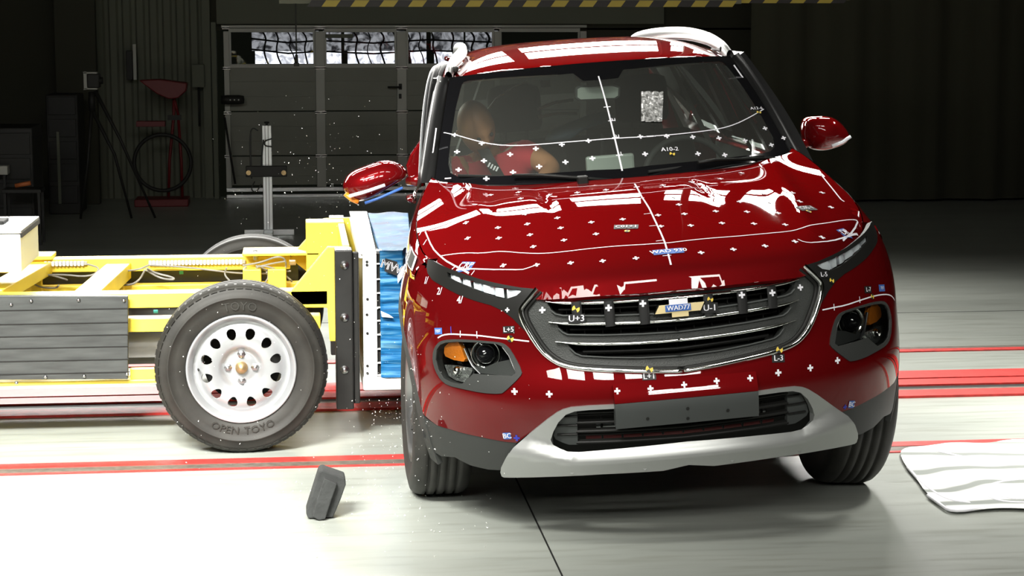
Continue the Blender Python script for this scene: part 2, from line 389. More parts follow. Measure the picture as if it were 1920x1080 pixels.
def text2d(s):
    if s not in _tc:
        c = bpy.data.curves.new('t', 'FONT'); c.body = s; c.align_x = 'CENTER'; c.align_y = 'CENTER'; c.resolution_u = 2; o = bpy.data.objects.new('t', c); COL.objects.link(o)
        bpy.context.view_layer.update()
        me = bpy.data.meshes.new_from_object(o); V = np.array([v.co[:2] for v in me.vertices]).reshape(-1, 2); F = [tuple(p.vertices) for p in me.polygons]
        bpy.data.objects.remove(o); bpy.data.curves.remove(c); bpy.data.meshes.remove(me); _tc[s] = (V, F)
    return _tc[s]
def decal_text(name, s, pos, size, lift, m, parent, rot=0.0, off=0.0025, flip=False, mirror=False, bold=True, world=False):
    V, F = text2d(s); V = V * size
    if mirror: V = V * [-1, 1]
    R = np.array([[math.cos(rot), -math.sin(rot)], [math.sin(rot), math.cos(rot)]]); verts = []; faces = []
    offs = [(0, 0), (0.04 * size, 0)] if bold else [(0, 0)]
    for d in offs:
        q = (V + d) @ R.T + np.array(pos); P = lift(q); N = fd_normals(lift, q) * (-1 if flip else 1); b = len(verts)
        verts += [tuple(map(float, p)) for p in P + N * off]; faces += [tuple(i + b for i in f) for f in F]
    me = bpy.data.meshes.new(name); me.from_pydata(verts, [], faces); return link(name, me, m, parent, world)
def decal_poly(name, polys, pos, lift, m, parent, rot=0.0, off=0.0012, flip=False, world=False):
    R = np.array([[math.cos(rot), -math.sin(rot)], [math.sin(rot), math.cos(rot)]]); verts = []; faces = []
    for pl in polys:
        q = np.array(pl, float) @ R.T + np.array(pos); P = lift(q); N = fd_normals(lift, q) * (-1 if flip else 1); b = len(verts)
        verts += [tuple(map(float, p)) for p in P + N * off]; faces.append(tuple(range(b, b + len(pl))))
    me = bpy.data.meshes.new(name); me.from_pydata(verts, [], faces); return link(name, me, m, parent, world)
def cross_polys(L=0.011, w=0.0035): return [[(-L, -w / 1), (L, -w), (L, w), (-L, w)], [(-w, w), (w, w), (w, L), (-w, L)], [(-w, -L), (w, -L), (w, -w), (-w, -w)]]
def rect(wd, ht): return [(-wd / 2, -ht / 2), (wd / 2, -ht / 2), (wd / 2, ht / 2), (-wd / 2, ht / 2)]
# ================================================================== the hall
def struct(name, mb, m, parent=None, bevel=0): o = mb.build(name, m, parent, bevel); o['kind'] = 'structure'; return o
floor = struct('floor', MB().box(-14, 14, -12, 13.05, -0.08, 0.0), 'floor_paint')
YW = 13.0
def X(u, y=YW): return float(at(u, 300, y)[0])
def Z(v, u=600, y=YW): return float(at(u, v, y)[2])
wl, wr = X(412), X(1330)
# back wall: corrugated sheet left and right of the sectional gate
def corrugated(x0, x1, z0, z1, y, pitch, depth):
    mb = MB(); n = max(1, int(round((x1 - x0) / pitch))); pts = []
    for i in range(n):
        x = x0 + (x1 - x0) * i / n; d = (x1 - x0) / n
        pts += [(x, y), (x + d * 0.15, y - depth), (x + d * 0.6, y - depth), (x + d * 0.75, y)]
    pts.append((x1, y)); V = [(p[0], p[1], z) for z in (z0, z1) for p in pts]; k = len(pts)
    mb.add(V, [(i, i + 1, k + i + 1, k + i) for i in range(k - 1)]); mb.box(x0, x1, y + 0.01, y + 0.08, z0, z1); return mb
wall = struct('wall_back', MB().box(-14, X(160), YW - 0.02, YW + 0.1, 0, 9).box(X(400), 14, YW + 0.02, YW + 0.12, 1.64, 9).box(X(1100), 14, YW + 0.02, YW + 0.12, 0, 1.66), 'wall_dark')
cor = struct('wall_back_sheet', corrugated(X(160), X(385), 0.0, 9, YW, 0.135, 0.03), 'wall_grey')
struct('wall_back_lintel', MB().box(X(412), X(1240), YW - 0.06, YW, 1.70, 9), 'wall_grey')
struct('trim_1', MB().box(X(385), X(400), YW - 0.12, YW, 0, 9).box(X(402), X(411), YW - 0.16, YW - 0.02, 0, 1.72), 'wall_grey', bevel=0.004)
struct('wall_left', MB().box(-14.1, -14, -12, 13.05, 0, 9), 'wall_dark')
struct('wall_right', MB().box(14, 14.1, -12, 13.05, 0, 9), 'wall_dark')
struct('wall_front', MB().box(-14, 14, -12.1, -12, 0, 9), 'wall_dark')
struct('ceiling', MB().box(-14, 14, -12, 13.05, 9, 9.1), 'wall_dark')
# dark pleated curtain on the right
mb = MB(); xs = np.linspace(3.0, 12.5, 150); yc = 11.75 + 0.035 * np.sin(xs * 9.1) + 0.02 * np.sin(xs * 23 + 1)
mb.grid([[(x, y, 0.03), (x, y, 3.5), (x, y, 8.5)] for x, y in zip(xs, yc)])
cu = mb.build('curtain', 'curtain'); tag(cu, 'dark pleated curtain hanging down to the floor right of the car', 'curtain')
sm = cu.modifiers.new('s', 'SOLIDIFY'); sm.thickness = 0.01
# sectional gate with a wicket door and a row of windows
d1 = empty('door_1', (X(700), YW - 0.03, 0)); d1['kind'] = 'structure'
rows = [(0.12, 0.40), (0.415, 0.80), (0.815, 1.20)]
yd = YW - 0.04
zr = [0.115, Z(291), Z(208), Z(124), 1.615]
posts = [(X(424), X(434)), (X(594), X(611)), (X(745), X(763)), (X(926), X(936)), (X(1085), X(1097))]
cols = [(posts[0][1], posts[1][0]), (posts[1][1], posts[2][0]), (posts[2][1], posts[3][0]), (posts[3][1], posts[4][0])]
for r in range(3):
    for (a, b) in cols:
        m_ = MB().box(a, b, yd, yd + 0.03, zr[r] + 0.006, zr[r + 1] - 0.006)
        for k in (1, 2): zz = zr[r] + (zr[r + 1] - zr[r]) * k / 3; m_.box(a + 0.002, b - 0.002, yd - 0.004, yd, zz - 0.004, zz + 0.004)
        m_.build('gate_panel', 'door_panel', d1, 0.004)
for i, (a, b) in enumerate(posts): MB().box(a, b, yd - 0.03, yd + 0.03, 0.09, 1.63).build('gate_post', 'door_frame', d1, 0.004)
for (a, b) in cols:
    MB().box(a, b, yd - 0.015, yd + 0.03, Z(127), Z(120)).box(a, b, yd - 0.015, yd + 0.03, Z(60), Z(53)).box(a, a + 0.02, yd - 0.015, yd + 0.03, Z(120), Z(60)).box(b - 0.02, b, yd - 0.015, yd + 0.03, Z(120), Z(60)).build('window_frame', 'door_frame', d1, 0.003)
def wavy(a, b, z0, z1):
    g = MB(); n = 18; g.grid([[(a + (b - a) * i / n, yd + 0.012 + 0.0016 * math.sin(i * 1.1 + j * 0.9) + 0.001 * math.sin(i * 2.3 - j), z0 + (z1 - z0) * j / 8) for j in range(9)] for i in range(n + 1)]); return g
for (a, b) in cols: wavy(a + 0.02, b - 0.02, Z(120), Z(60)).build('window_pane', 'hall_window', d1)
MB().box(cols[1][0] + 0.01, cols[1][0] + 0.28, yd - 0.05, yd - 0.01, Z(71), Z(64)).build('door_closer', 'wall_grey', d1, 0.004)
h = MB().box(X(748), X(754), yd - 0.045, yd - 0.03, Z(168), Z(157)).tube([(X(751), yd - 0.04, Z(163)), (X(751), yd - 0.09, Z(163)), (X(727), yd - 0.09, Z(163))], 0.009).build('door_handle', 'equip_black', d1)
MB().box(X(748), X(753), yd - 0.045, yd - 0.03, Z(185), Z(176)).build('keyhole_plate', 'equip_black', d1)
for vv in (52, 127, 210, 291):
    for (a, b) in posts[:4]:
        MB().box(a - 0.01, b + 0.01, yd - 0.05, yd - 0.03, Z(vv) - 0.012, Z(vv) + 0.012).tube([(a - 0.01, yd - 0.05, Z(vv)), (b + 0.01, yd - 0.05, Z(vv))], 0.008, 6).build('hinge', 'steel', d1)
MB().box(posts[0][0], posts[4][1], yd - 0.05, yd + 0.03, 0.06, 0.10).box(posts[0][0], posts[4][1], yd - 0.07, yd + 0.03, 0.0, 0.035).build('gate_sill', 'aluminium', d1, 0.004)
MB().box(posts[0][0] - .02, posts[4][1], yd - 0.03, yd + 0.03, Z(52), Z(47)).build('gate_top_rail', 'door_frame', d1, 0.003)
# guide rails let into the floor: red painted bands beside dark slots
def strip(y0, y1, m, z=0.004, name='trim_2', x0=-12, x1=12):
    o = MB().box(x0, x1, y0, y1, 0.0005, z).build(name, m, floor); return o
strip(2.89, 3.08, 'rail_red', 0.012, 'rail_band'); strip(2.86, 2.89, 'dark', 0.003, 'rail_slot'); strip(2.72, 2.86, 'rail_red', 0.012, 'rail_band'); strip(2.62, 2.72, 'dark', 0.003, 'rail_slot')
strip(2.59, 2.62, 'rail_steel', 0.012, 'rail_edge'); strip(2.45, 2.59, 'rail_red', 0.012, 'rail_band')
strip(1.45, 1.53, 'rail_red', 0.006, 'rail_band'); strip(1.375, 1.45, 'rail_steel', 0.004, 'rail_groove'); strip(1.35, 1.375, 'rail_red', 0.004, 'rail_edge')
strip(3.66, 3.73, 'rail_red', 0.006, 'rail_band'); strip(3.73, 3.80, 'rail_steel', 0.004, 'rail_groove')
MB().box(-0.458, -0.452, -8, 1.33, 0.0005, 0.0015).build('floor_joint', 'dark', floor)
MB().box(-12, 12, 5.0, 5.006, 0.0005, 0.0015).build('floor_joint', 'dark', floor)
# white powder brushed over the floor at the right
ol = [(1686, 846), (1692, 872), (1716, 900), (1738, 934), (1768, 952), (1785, 965), (1830, 962), (1885, 958), (1960, 962), (2060, 985), (2150, 930), (2120, 870), (2000, 832), (1900, 828), (1850, 838), (1790, 834), (1740, 842)]
P = smooth_path([atz(u, v)[:2] for u, v in ol], 2, True)
powder = MB().prism([(float(p[0]), float(p[1])) for p in P], 2, 0.0125, 0.0145).build('powder_patch', 'white_powder'); powder['kind'] = 'stuff'; tag(powder, 'white powder smeared in swirls on the floor beside the right front tyre', 'powder')
for k, pts in enumerate([[(1738, 934), (1760, 950), (1783, 967), (1850, 958)], [(1700, 880), (1730, 915), (1775, 945), (1820, 950)], [(1920, 905), (1860, 912), (1840, 930), (1870, 948), (1940, 950)], [(1930, 868), (1850, 872), (1800, 862), (1740, 850)], [(1935, 925), (1880, 925), (1865, 935), (1900, 944), (1940, 940)]]):
    q = smooth_path([atz(u, v) for u, v in pts], 2); mb = MB(); mb.tube([(p[0], p[1], 0.013) for p in q], [0.002] + [0.006] * (len(q) - 2) + [0.002], 6); mb.build('powder_ridge', 'white_mark', powder)

# striped safety beam above
xb0, xb1, xb2 = at(560, 0, 6)[0], at(1390, 12, 6)[0], at(1606, 3, 6)[0]
zb = float(at(1300, 13, 6)[2])
beam = empty('safety_beam', (float(at(960, 0, 6)[0]), 6, zb), 'overhead beam edged with yellow and black hazard stripes above the car', 'beam')
B1 = MB().box(xb0 - 0.12, xb1, 6.0, 6.1, zb + 0.02, zb + 0.25).build('beam_body', 'wall_grey', beam)
MB().box(xb1 - 0.7, xb2, 6.14, 6.24, zb + 0.045, zb + 0.27).build('beam_body', 'wall_grey', beam)
MB().box(xb0 + 0.1, xb0 + 0.2, 6.02, 6.08, zb + 0.2, 9).box(xb1 - 0.3, xb1 - 0.2, 6.02, 6.08, zb + 0.2, 9).build('hanger', 'wall_grey', beam)
def stripes(x0, x1, y, z0, z1, sx=0.09):
    n = int((x1 - x0) / sx)
    for i in range(n):
        a = x0 + i * sx; mm = 'hazard_yellow' if i % 2 else 'hazard_black'
        MB().prism([(a, z0), (a + sx, z0), (a + sx + 0.03, z1), (a + 0.03, z1)], 1, y - 0.008, y).build('hazard_stripe', mm, beam)
stripes(float(xb0) + 0.05, xb1, 6.0, zb, zb + 0.04); stripes(xb1 - 0.10, xb2, 6.14, zb + 0.025, zb + 0.06)

# glowing panels stand in for daylight outside the gate windows, behind bent dark bars
YO = YW + 0.5
def XO(u): return float(at(u, 90, YO)[0])
def ZO(v): return float(at(600, v, YO)[2])
yard = d1
def yglow(u0, u1, v0, v1, m, n): o = MB().box(XO(u0), XO(u1), YO + 0.05, YO + 0.07, ZO(v1), ZO(v0)).build(n, m, yard); return o
for u0, u1 in ((478, 598), (612, 640), (652, 760), (770, 800), (815, 870), (880, 935)):
    yglow(u0, u1, 96, 126, 'yard_bright', 'yard_glow_panel'); yglow(u0 - 6, u1, 58, 95, 'yard_dim', 'yard_glow_panel')
for u in list(range(500, 600, 24)) + list(range(670, 770, 24)) + [790, 815, 850, 885, 915]:
    j_ = random.uniform; MB().tube(smooth_path([(XO(u - 14 + j_(-5, 5)), YO, ZO(48)), (XO(u + 4 + j_(-5, 5)), YO, ZO(70)), (XO(u - 6 + j_(-5, 5)), YO, ZO(88)), (XO(u + j_(-5, 5)), YO, ZO(104)), (XO(u + 6), YO, ZO(128))], 2), j_(0.006, 0.014), 6).build('fence_bar', 'dark', yard)
for v in (78, 98): MB().tube([(XO(470), YO, ZO(v - 6)), (XO(540), YO, ZO(v + 2)), (XO(600), YO, ZO(v - 2)), (XO(700), YO, ZO(v + 3)), (XO(800), YO, ZO(v - 3)), (XO(935), YO, ZO(v + 2))], 0.010, 6).build('fence_rail', 'dark', yard)
# ================================================================== the car: body surfaces in the body frame (metres)
_n, _m, _D0 = 2.3, 2.9, 0.88
_t = np.concatenate([np.linspace(0, 0.9, 2000), 1 - np.geomspace(0.1, 1e-9, 4000)]); _y = 1 - np.maximum(0, 1 - _t ** _n) ** (1 / _m)
_s = np.concatenate([[0], np.cumsum(np.hypot(np.diff(_t) * 0.9, np.diff(_y) * _D0))]); A1 = float(_s[-1])
_ag = np.linspace(0, A1, 400); _ux = np.interp(_ag, _s, _t); _uy = np.interp(_ag, _s, _y)
for _ in range(3): _ux[1:-1] = (_ux[:-2] + 2 * _ux[1:-1] + _ux[2:]) / 4; _uy[1:-1] = (_uy[:-2] + 2 * _uy[1:-1] + _uy[2:]) / 4
def ux(a): return np.interp(a, _ag, _ux)
def uy(a): return np.interp(a, _ag, _uy)
_uxs = spl(_ag[::8].tolist() + [_ag[-1]], _ux[::8].tolist() + [_ux[-1]]) if (len(_ag) - 1) % 8 else spl(_ag[::8], _ux[::8])
_uys = spl(_ag[::8].tolist() + [_ag[-1]], _uy[::8].tolist() + [_uy[-1]]) if (len(_ag) - 1) % 8 else spl(_ag[::8], _uy[::8])
YS, YR, AR = 0.90, 3.9, 1.15
A2 = A1 + YR - YS
Y0f = spl([0.1, 0.24, 0.33, 0.42, 0.50, 0.57, 0.65, 0.75, 0.85, 0.93, 1.0, 1.1, 1.2], [0.13, 0.075, 0.045, 0.02, 0.004, 0.012, 0.04, 0.055, 0.062, 0.085, 0.13, 0.2, 0.3])
Wfr = spl([0.1, 0.2, 0.3, 0.42, 0.6, 0.72, 0.80, 0.875, 0.94, 1.0, 1.04, 1.09, 1.148, 1.2], [0.82, 0.868, 0.898, 0.915, 0.922, 0.922, 0.912, 0.893, 0.868, 0.845, 0.830, 0.802, 0.762, 0.725])
Wdr = spl([0.1, 0.2, 0.35, 0.55, 0.8, 1.0, 1.2], [0.80, 0.84, 0.875, 0.895, 0.905, 0.885, 0.84])
Y1f = spl([0.2, 0.4, 0.6, 0.9, 1.2], [4.55, 4.62, 4.63, 4.56, 4.45])
def crush(y): k = np.clip((y - 0.88) / 1.10, 0, 1); return 0.19 * k * k * (3 - 2 * k) + 0.10 * np.clip((y - 2.4) / 1.4, 0, 1) + 0.022 * np.clip((y - 0.25) / 0.5, 0, 1)      # the struck side is pushed in
def Wf(z, y): k = np.clip((y - 1.15) / 0.6, 0, 1); k = k * k * (3 - 2 * k); return Wfr(z) * (1 - k) + Wdr(z) * k
def wrap_off(off=0.0):
    def base(q):
        q = np.atleast_2d(q); a, z = q[:, 0], q[:, 1]; s = np.where(a < 0, -1.0, 1.0); aa = np.abs(a)
        fr = aa < A1; rr = aa > A2; y = YS + (aa - A1); y0 = Y0f(z)
        y = np.where(fr, y0 + (YS - y0) * _uys(aa), y); ar = A1 * np.clip(1 - (aa - A2) / AR, 0, 1)
        y = np.where(rr, YR + (Y1f(z) - YR) * (1 - _uys(ar)), y)
        x = Wf(z, y) * np.where(fr, _uxs(aa), np.where(rr, _uxs(ar), 1.0)); x = x - np.where(s < 0, crush(y), 0); return np.stack([s * x, y, z], 1)
    if not off: return base
    def f(q):
        q = np.atleast_2d(q).astype(float); o = off(q) if callable(off) else off
        N = fd_normals(base, q, 0.004); return base(q) + N * (np.asarray(o)[:, None] if hasattr(o, '__len__') else o)
    return f
wrap = wrap_off()
_chk = fd_normals(wrap, np.array([[0.05, 0.6]])); 
if _chk[0, 1] > 0: raise Exception('wrap normal faces inwards')
def YA(y, z, s=-1):
    if y >= YS: return s * (A1 + y - YS)
    y0 = float(Y0f(z)); t = (y - y0) / (YS - y0); return s * float(np.interp(t, _uy, _ag))
def FP(u, v):
    d = bray(u, v); o = BO; last = None; best = (9, None)
    for y in np.linspace(-0.3, 0.95, 320):
        p = o + d * ((y - o[1]) / d[1]); t = abs(p[0]) / float(Wfr(p[2]))
        y0 = float(Y0f(p[2]))
        ys = y0 + (YS - y0) * (1 - max(0, 1 - min(t, 1) ** _n) ** (1 / _m)) if t < 1 else 9
        g = y - ys
        if abs(g) < best[0]: best = (abs(g), p)
        if g >= 0:
            if last is not None:
                g0, p0 = last; k = g0 / (g0 - g); p = p0 + (p - p0) * k
            break
        last = (g, p)
    else: p = best[1]
    t = min(abs(p[0]) / float(Wfr(p[2])), 1); a = float(np.interp(t, _ux, _ag)); return (math.copysign(a, p[0]), float(p[2]))
# bonnet: a height field
_HE = [(0, 0.045), (0.12, 0.048), (0.25, 0.068), (0.35, 0.092), (0.448, 0.13), (0.53, 0.19), (0.60, 0.262), (0.66, 0.34), (0.70, 0.40), (0.745, 0.475), (0.785, 0.567)]
ylip = spl([p[0] for p in _HE], [p[1] for p in _HE])
zc = spl([-0.05, 0.0, 0.05, 0.134, 0.25, 0.39, 0.446, 0.6, 0.754, 0.95, 1.1, 1.3], [0.865, 0.893, 0.918, 0.951, 0.992, 1.036, 1.052, 1.095, 1.132, 1.163, 1.18, 1.203])
dr = spl([0, 0.15, 0.39, 0.571, 0.8, 0.95, 1.1, 1.25, 1.35], [0.15, 0.14, 0.125, 0.12, 0.10, 0.085, 0.055, 0.015, 0.0])
def hood_lift(q):
    q = np.atleast_2d(q); x, y = q[:, 0], q[:, 1]; ax = np.abs(x)
    e = np.maximum(y - ylip(np.minimum(ax, 0.785)), 0); e = np.where(ax < 0.785, e, e + 0.2)
    z = zc(y) - dr(y) * (ax / 0.8) ** 2.2 - 0.05 * np.exp(-e / 0.028)
    # raised power lines and the shallow buckle from the hit
    z = z + 0.007 * np.exp(-((ax - 0.52 - 0.06 * y) / 0.05) ** 2) * np.clip(y * 3 - 0.6, 0, 1)
    z = z + 0.007 * np.exp(-((x + 0.62) / 0.10) ** 2 - ((y - 0.82) / 0.16) ** 2) - 0.006 * np.exp(-((x - 0.24 + (y - .75) * .12) / 0.018) ** 2 - ((y - 0.78) / 0.12) ** 2) - 0.005 * np.exp(-((x + 0.34 + (y - .85) * .1) / 0.02) ** 2 - ((y - 0.85) / 0.12) ** 2)
    return np.stack([x, y, z], 1)
def HP(u, v):
    d = bray(u, v); o = BO; p0 = None
    for y in np.linspace(-0.05, 1.3, 400):
        p = o + d * ((y - o[1]) / d[1]); h = float(hood_lift([(p[0], y)])[0, 2])
        if p[2] <= h and y > 0.04: return (float(p[0]), float(y))
    return (float(p[0]), float(y))
# windscreen
WS_W, WS_H = 0.64, 0.64
def ws_off(off=0.0):
    def f(q):
        q = np.atleast_2d(q); s = q[:, 0] / WS_W; t = q[:, 1] / WS_H
        b = np.stack([0.705 * s, 0.985 + 0.29 * s ** 2, 1.150 + 0.026 * s ** 2], 1); tp = np.stack([0.585 * s, 1.60 + 0.14 * s ** 2, 1.580 - 0.022 * s ** 2], 1)
        t = t[:, None]; P = b * (1 - t) + tp * t; P = P + np.array([0, -0.55, 0.83]) * (0.045 * 4 * t * (1 - t) * 0.5) ; return P
    if not off: return f
    return lambda q: f(q) + fd_normals(f, np.atleast_2d(q)) * off
ws = ws_off()
def WP(u, v):
    q = np.array([0.0, 0.3]); d = bray(u, v); d = d / np.linalg.norm(d)
    def r(q): w_ = ws(q)[0] - BO; return w_ - d * (w_ @ d)
    for _ in range(12):
        r0 = r(q); J = np.stack([(r(q + e) - r0) / 1e-5 for e in (np.array([1e-5, 0]), np.array([0, 1e-5]))], 1); q = q - np.linalg.lstsq(J, r0, rcond=None)[0]
    return (float(q[0]), float(q[1]))
# roof
zrf = spl([1.5, 1.62, 1.74, 1.9, 2.1, 2.4, 2.8, 3.3, 4.0], [1.555, 1.578, 1.597, 1.616, 1.633, 1.648, 1.655, 1.64, 1.585])
xrf = spl([1.5, 1.66, 1.9, 2.3, 3.0, 4.0], [0.572, 0.584, 0.588, 0.586, 0.572, 0.52])
def rs_(y): k = np.clip((y - 1.74) / 0.8, 0, 1); return 0.11 * k * k * (3 - 2 * k)
def roof_lift(q):
    q = np.atleast_2d(q); x, y = q[:, 0], q[:, 1]; t = np.abs(x) / xrf(y); return np.stack([x + np.where(x < 0, rs_(y) * t ** 2, 0), y, zrf(y) - 0.022 * t ** 2 - 0.035 * t ** 6 - 0.006 * np.exp(-(y - 1.60 - 0.14 * (x / .585) ** 2) / 0.02)], 1)
def c2(*P): return [(740 + x / 3.6, 460 + y / 3.6) for x, y in P]
def c3(*P): return [(960 + x / 4.153, 460 + y / 4.154) for x, y in P]
def c6(*P): return [(740 + x / 3.84, 680 + y / 3.84) for x, y in P]
def cw(*P): return [(760 + x / 3.375, 40 + y / 3.375) for x, y in P]
def F(P): return [FP(u, v) for u, v in P]
def mir(P): return [(-a, b) for a, b in P]
def sym(half): return list(half) + [(-a, b) for a, b in reversed(half)]
def circ(cy, cz, r, angs, s=-1):                # arch points as (a, z); angle 0 = rear, 90 = up, 180 = front
    out = []
    for d in angs:
        y = cy + r * math.cos(math.radians(d)); z = cz + r * math.sin(math.radians(d)); out.append((YA(y, z, s), z))
    return out
car = empty('suv_car', BT, 'dark red SUV covered in white measuring marks, struck by the yellow trolley', 'car')
car.rotation_euler = Matrix([list(map(float, r_)) for r_ in BM]).to_euler()
def P_(name, *a, **k): return panel(name, *a, parent=car, **k)
FW = (0.92, 0.345)
# --- traced outlines on the nose (left half of the picture, mirrored)
CH = c2((962, 293), (905, 360), (862, 412), (851, 436), (854, 470), (872, 520)) + c3((105, 625), (150, 705), (228, 822), (298, 885), (382, 935), (530, 963), (800, 978), (1060, 986))
CHF = smooth_path(F(CH), 2) ; zcb = FP(1279, 697)[1]; CHF = CHF + [np.array([0.0, zcb])]
ztop = 0.872
red_low = F(c2((905, 600), (862, 560), (800, 495), (730, 441), (650, 404), (540, 373), (420, 329), (320, 279), (240, 234), (206, 190), (197, 150)))
skid_out = F(c6((880, 577), (940, 530), (1000, 482), (1100, 402), (1170, 352), (1212, 332), (1270, 317), (1400, 306), (1575, 298))); zsk = skid_out[-1][1]
clad_top = F(c6((880, 577), (800, 570), (600, 531), (400, 482), (290, 450)))
arch_hi = circ(*FW, 0.455, [128, 140, 150, 160, 168])
bump = [(0, zcb - 0.006)] + [tuple(p + np.array([0, -0.006])) for p in CHF[::-1][1:]][:26]
bump = [p for p in bump if p[1] < red_low[0][1] - 0.004] 
bump += red_low + [(YA(0.56, 0.93), 0.93)] + arch_hi + clad_top[::-1] + skid_out[1:] + [(0, zsk)]
HL = F(c2((320, 640), (420, 632), (560, 640), (700, 652), (748, 667), (792, 712), (866, 852), (848, 890), (742, 990), (715, 1003), (600, 997), (470, 970), (360, 945), (310, 910), (272, 850), (250, 780), (256, 710), (282, 665)))
HL = [tuple(p) for p in smooth_path(HL, 1, True)]
P_('front_bumper', sym(bump), [HL, mir(HL)], wrap, m='red_paint', step=0.022, thick=0.02)
# lower cladding corners, silver skid plate
sk_bot = F(c6((793, 748), (800, 778), (815, 786), (870, 787), (1100, 779), (1300, 768), (1500, 756), (1780, 742), (1920, 733)))
zskb = FP(1281, 860)[1]
skid = F(c6((793, 748), (800, 712), (835, 642), (880, 577))) 
OPN = F(c6((1560, 326), (1400, 334), (1300, 343), (1236, 366), (1182, 420), (1145, 490), (1128, 545), (1146, 576), (1200, 601), (1250, 618), (1330, 620), (1600, 600))); zo_t = OPN[0][1]; zo_b = FP(1281, 824)[1]
skid_poly = [(0, zsk)] + skid_out[::-1][:-1][0:] + skid[::-1] + sk_bot[1:] + [(0, zskb)]
opn = sym([(0, zo_t)] + OPN + [(0, zo_b)])
zr_ = (zo_b * 0.42 + zskb * 0.58)
def sk_off(q):
    a, z = np.abs(q[:, 0]), q[:, 1]; ridge = zr_ + 0.03 * np.clip((a - 0.36) / 0.2, 0, 1); top = zo_b + 0.012 + 0.05 * np.clip((a - 0.40) / 0.12, 0, 1)
    up = np.clip((top - z) / np.maximum(top - ridge, 0.01), 0, 1); lo = np.clip((ridge - z) / 0.09, 0, 1); return 0.012 + 0.034 * (up * up * (3 - 2 * up)) - 0.012 * lo
P_('skid_plate', sym(skid_poly), [opn], wrap_off(sk_off), m='silver_paint', step=0.018, thick=0.03)
for s in (-1, 1):
    for (tx, ty), hw in (((1282, 762), 26), ((1790, 732), 26)):
        pts = F(c6((tx - 52, ty - 46), (tx + 56, ty - 52), (tx, ty))); pts = pts if s < 0 else mir(pts)
        base = wrap_off(0.034)(np.array(pts)); tip = base.copy(); tip[:, 1] -= [0.0, 0.0, 0.012]; inner = base + [0, 0.03, 0]
        MB().add(list(tip) + list(inner), [(0, 1, 2), (3, 5, 4), (0, 3, 4, 1), (1, 4, 5, 2), (2, 5, 3, 0)]).build('skid_fin', 'silver_paint', car, world=False)
clad = clad_top + [(YA(FW[0] - 0.448, 0.43), 0.425)] + circ(*FW, 0.455, [178, 186]) + [(YA(0.42, .3), 0.29)] + F([(850, 858), (880, 873), (915, 881)]) + [sk_bot[1]] + skid
for s in (-1, 1):
    P_('bumper_cladding', clad if s < 0 else mir(clad), [], wrap_off(-0.002), m='cladding', step=0.022, thick=0.02)
    ring = circ(*FW, 0.46, list(range(8, 192, 9)) + [192], s) + circ(*FW, 0.398, ([192] + list(range(8, 192, 9))[::-1]), s)
    P_('wheel_arch_trim', ring, [], wrap_off(0.001), m='cladding', step=0.022, thick=0.02)
# intake: side fillers, slats, radiator behind
P_('intake_back', sym([(0, zo_t + 0.01)] + [(a * 1.02, z) for a, z in OPN] + [(0, zo_b - 0.01)]), [], wrap_off(-0.10), m='dark', step=0.04, thick=0)
fil = F(c6((1310, 348), (1236, 372), (1185, 425), (1150, 492), (1136, 545), (1152, 572), (1202, 596), (1250, 612), (1315, 612)))
for s in (-1, 1):
    f_ = fil if s < 0 else mir(fil); P_('intake_filler', f_, [], wrap_off(-0.02), m='plate_grey', step=0.02, thick=0.02)
    for vy in (405, 470, 535):
        p = F(c6((1165 + (50 if vy < 420 else 0) , vy), (1312, vy - 4))); ribbon('filler_rib', p if s < 0 else mir(p), 0.006, wrap_off(-0.019), 0.006, 'black_plastic', car)
for vy, mm, off in ((378, 'black_plastic', -0.03), (415, 'black_plastic', -0.05), (455, 'black_plastic', -0.03), (520, 'black_plastic', -0.03), (560, 'black_plastic', -0.05), (600, 'black_plastic', -0.03)):
    e = F(c6((1305, vy)))[0]; z_ = e[1] - 0.004; ribbon('intake_slat', [(e[0], e[1]), (0, z_ - 0.004), (-e[0], e[1])], 0.014, wrap_off(off), 0.012, mm, car)
ribbon('intake_tube', [(-0.30, 0.395), (0.30, 0.395)], 0.016, wrap_off(-0.075), 0.01, 'aluminium', car)
ribbon('crash_beam', [(-0.34, 0.352), (0.34, 0.352)], 0.035, wrap_off(-0.085), 0.01, 'red_inner', car)
for k in range(9): a_ = -0.28 + k * 0.07; ribbon('intake_post', [(a_, zo_b), (a_, zo_t)], 0.008, wrap_off(-0.055), 0.008, 'black_plastic', car)
# number plate bracket
def plate_lift(off):
    ys = spl([0.40, 0.426, 0.50, 0.515, 0.53, 0.58], [0.006, 0.0, -0.014, -0.014, -0.010, 0.012])
    return lambda q: np.stack([np.atleast_2d(q)[:, 0], ys(np.atleast_2d(q)[:, 1]) + 0.06 * np.atleast_2d(q)[:, 0] ** 2 - off, np.atleast_2d(q)[:, 1]], 1)
PW = 0.241
pr = P_('plate_bracket', [(-PW, 0.515), (PW, 0.515), (PW, 0.577), (-PW, 0.577)], [], plate_lift(0.012), m='red_paint', step=0.03, thick=0.045)
pp = P_('number_plate', [(-PW, 0.427), (PW, 0.427), (PW, 0.514), (-PW, 0.514)], [], plate_lift(0.012), m='plate_grey', step=0.03, thick=0.045)
for a_, b_ in ((-0.135, 0.455), (0.0, 0.443), (0.135, 0.458), (0.0, 0.478)): decal_poly('plate_screw', [[(0.006 * math.cos(t), 0.006 * math.sin(t)) for t in np.linspace(0, 2 * PI, 9)[:-1]]], (a_, b_), plate_lift(0.0135), 'dark', car)
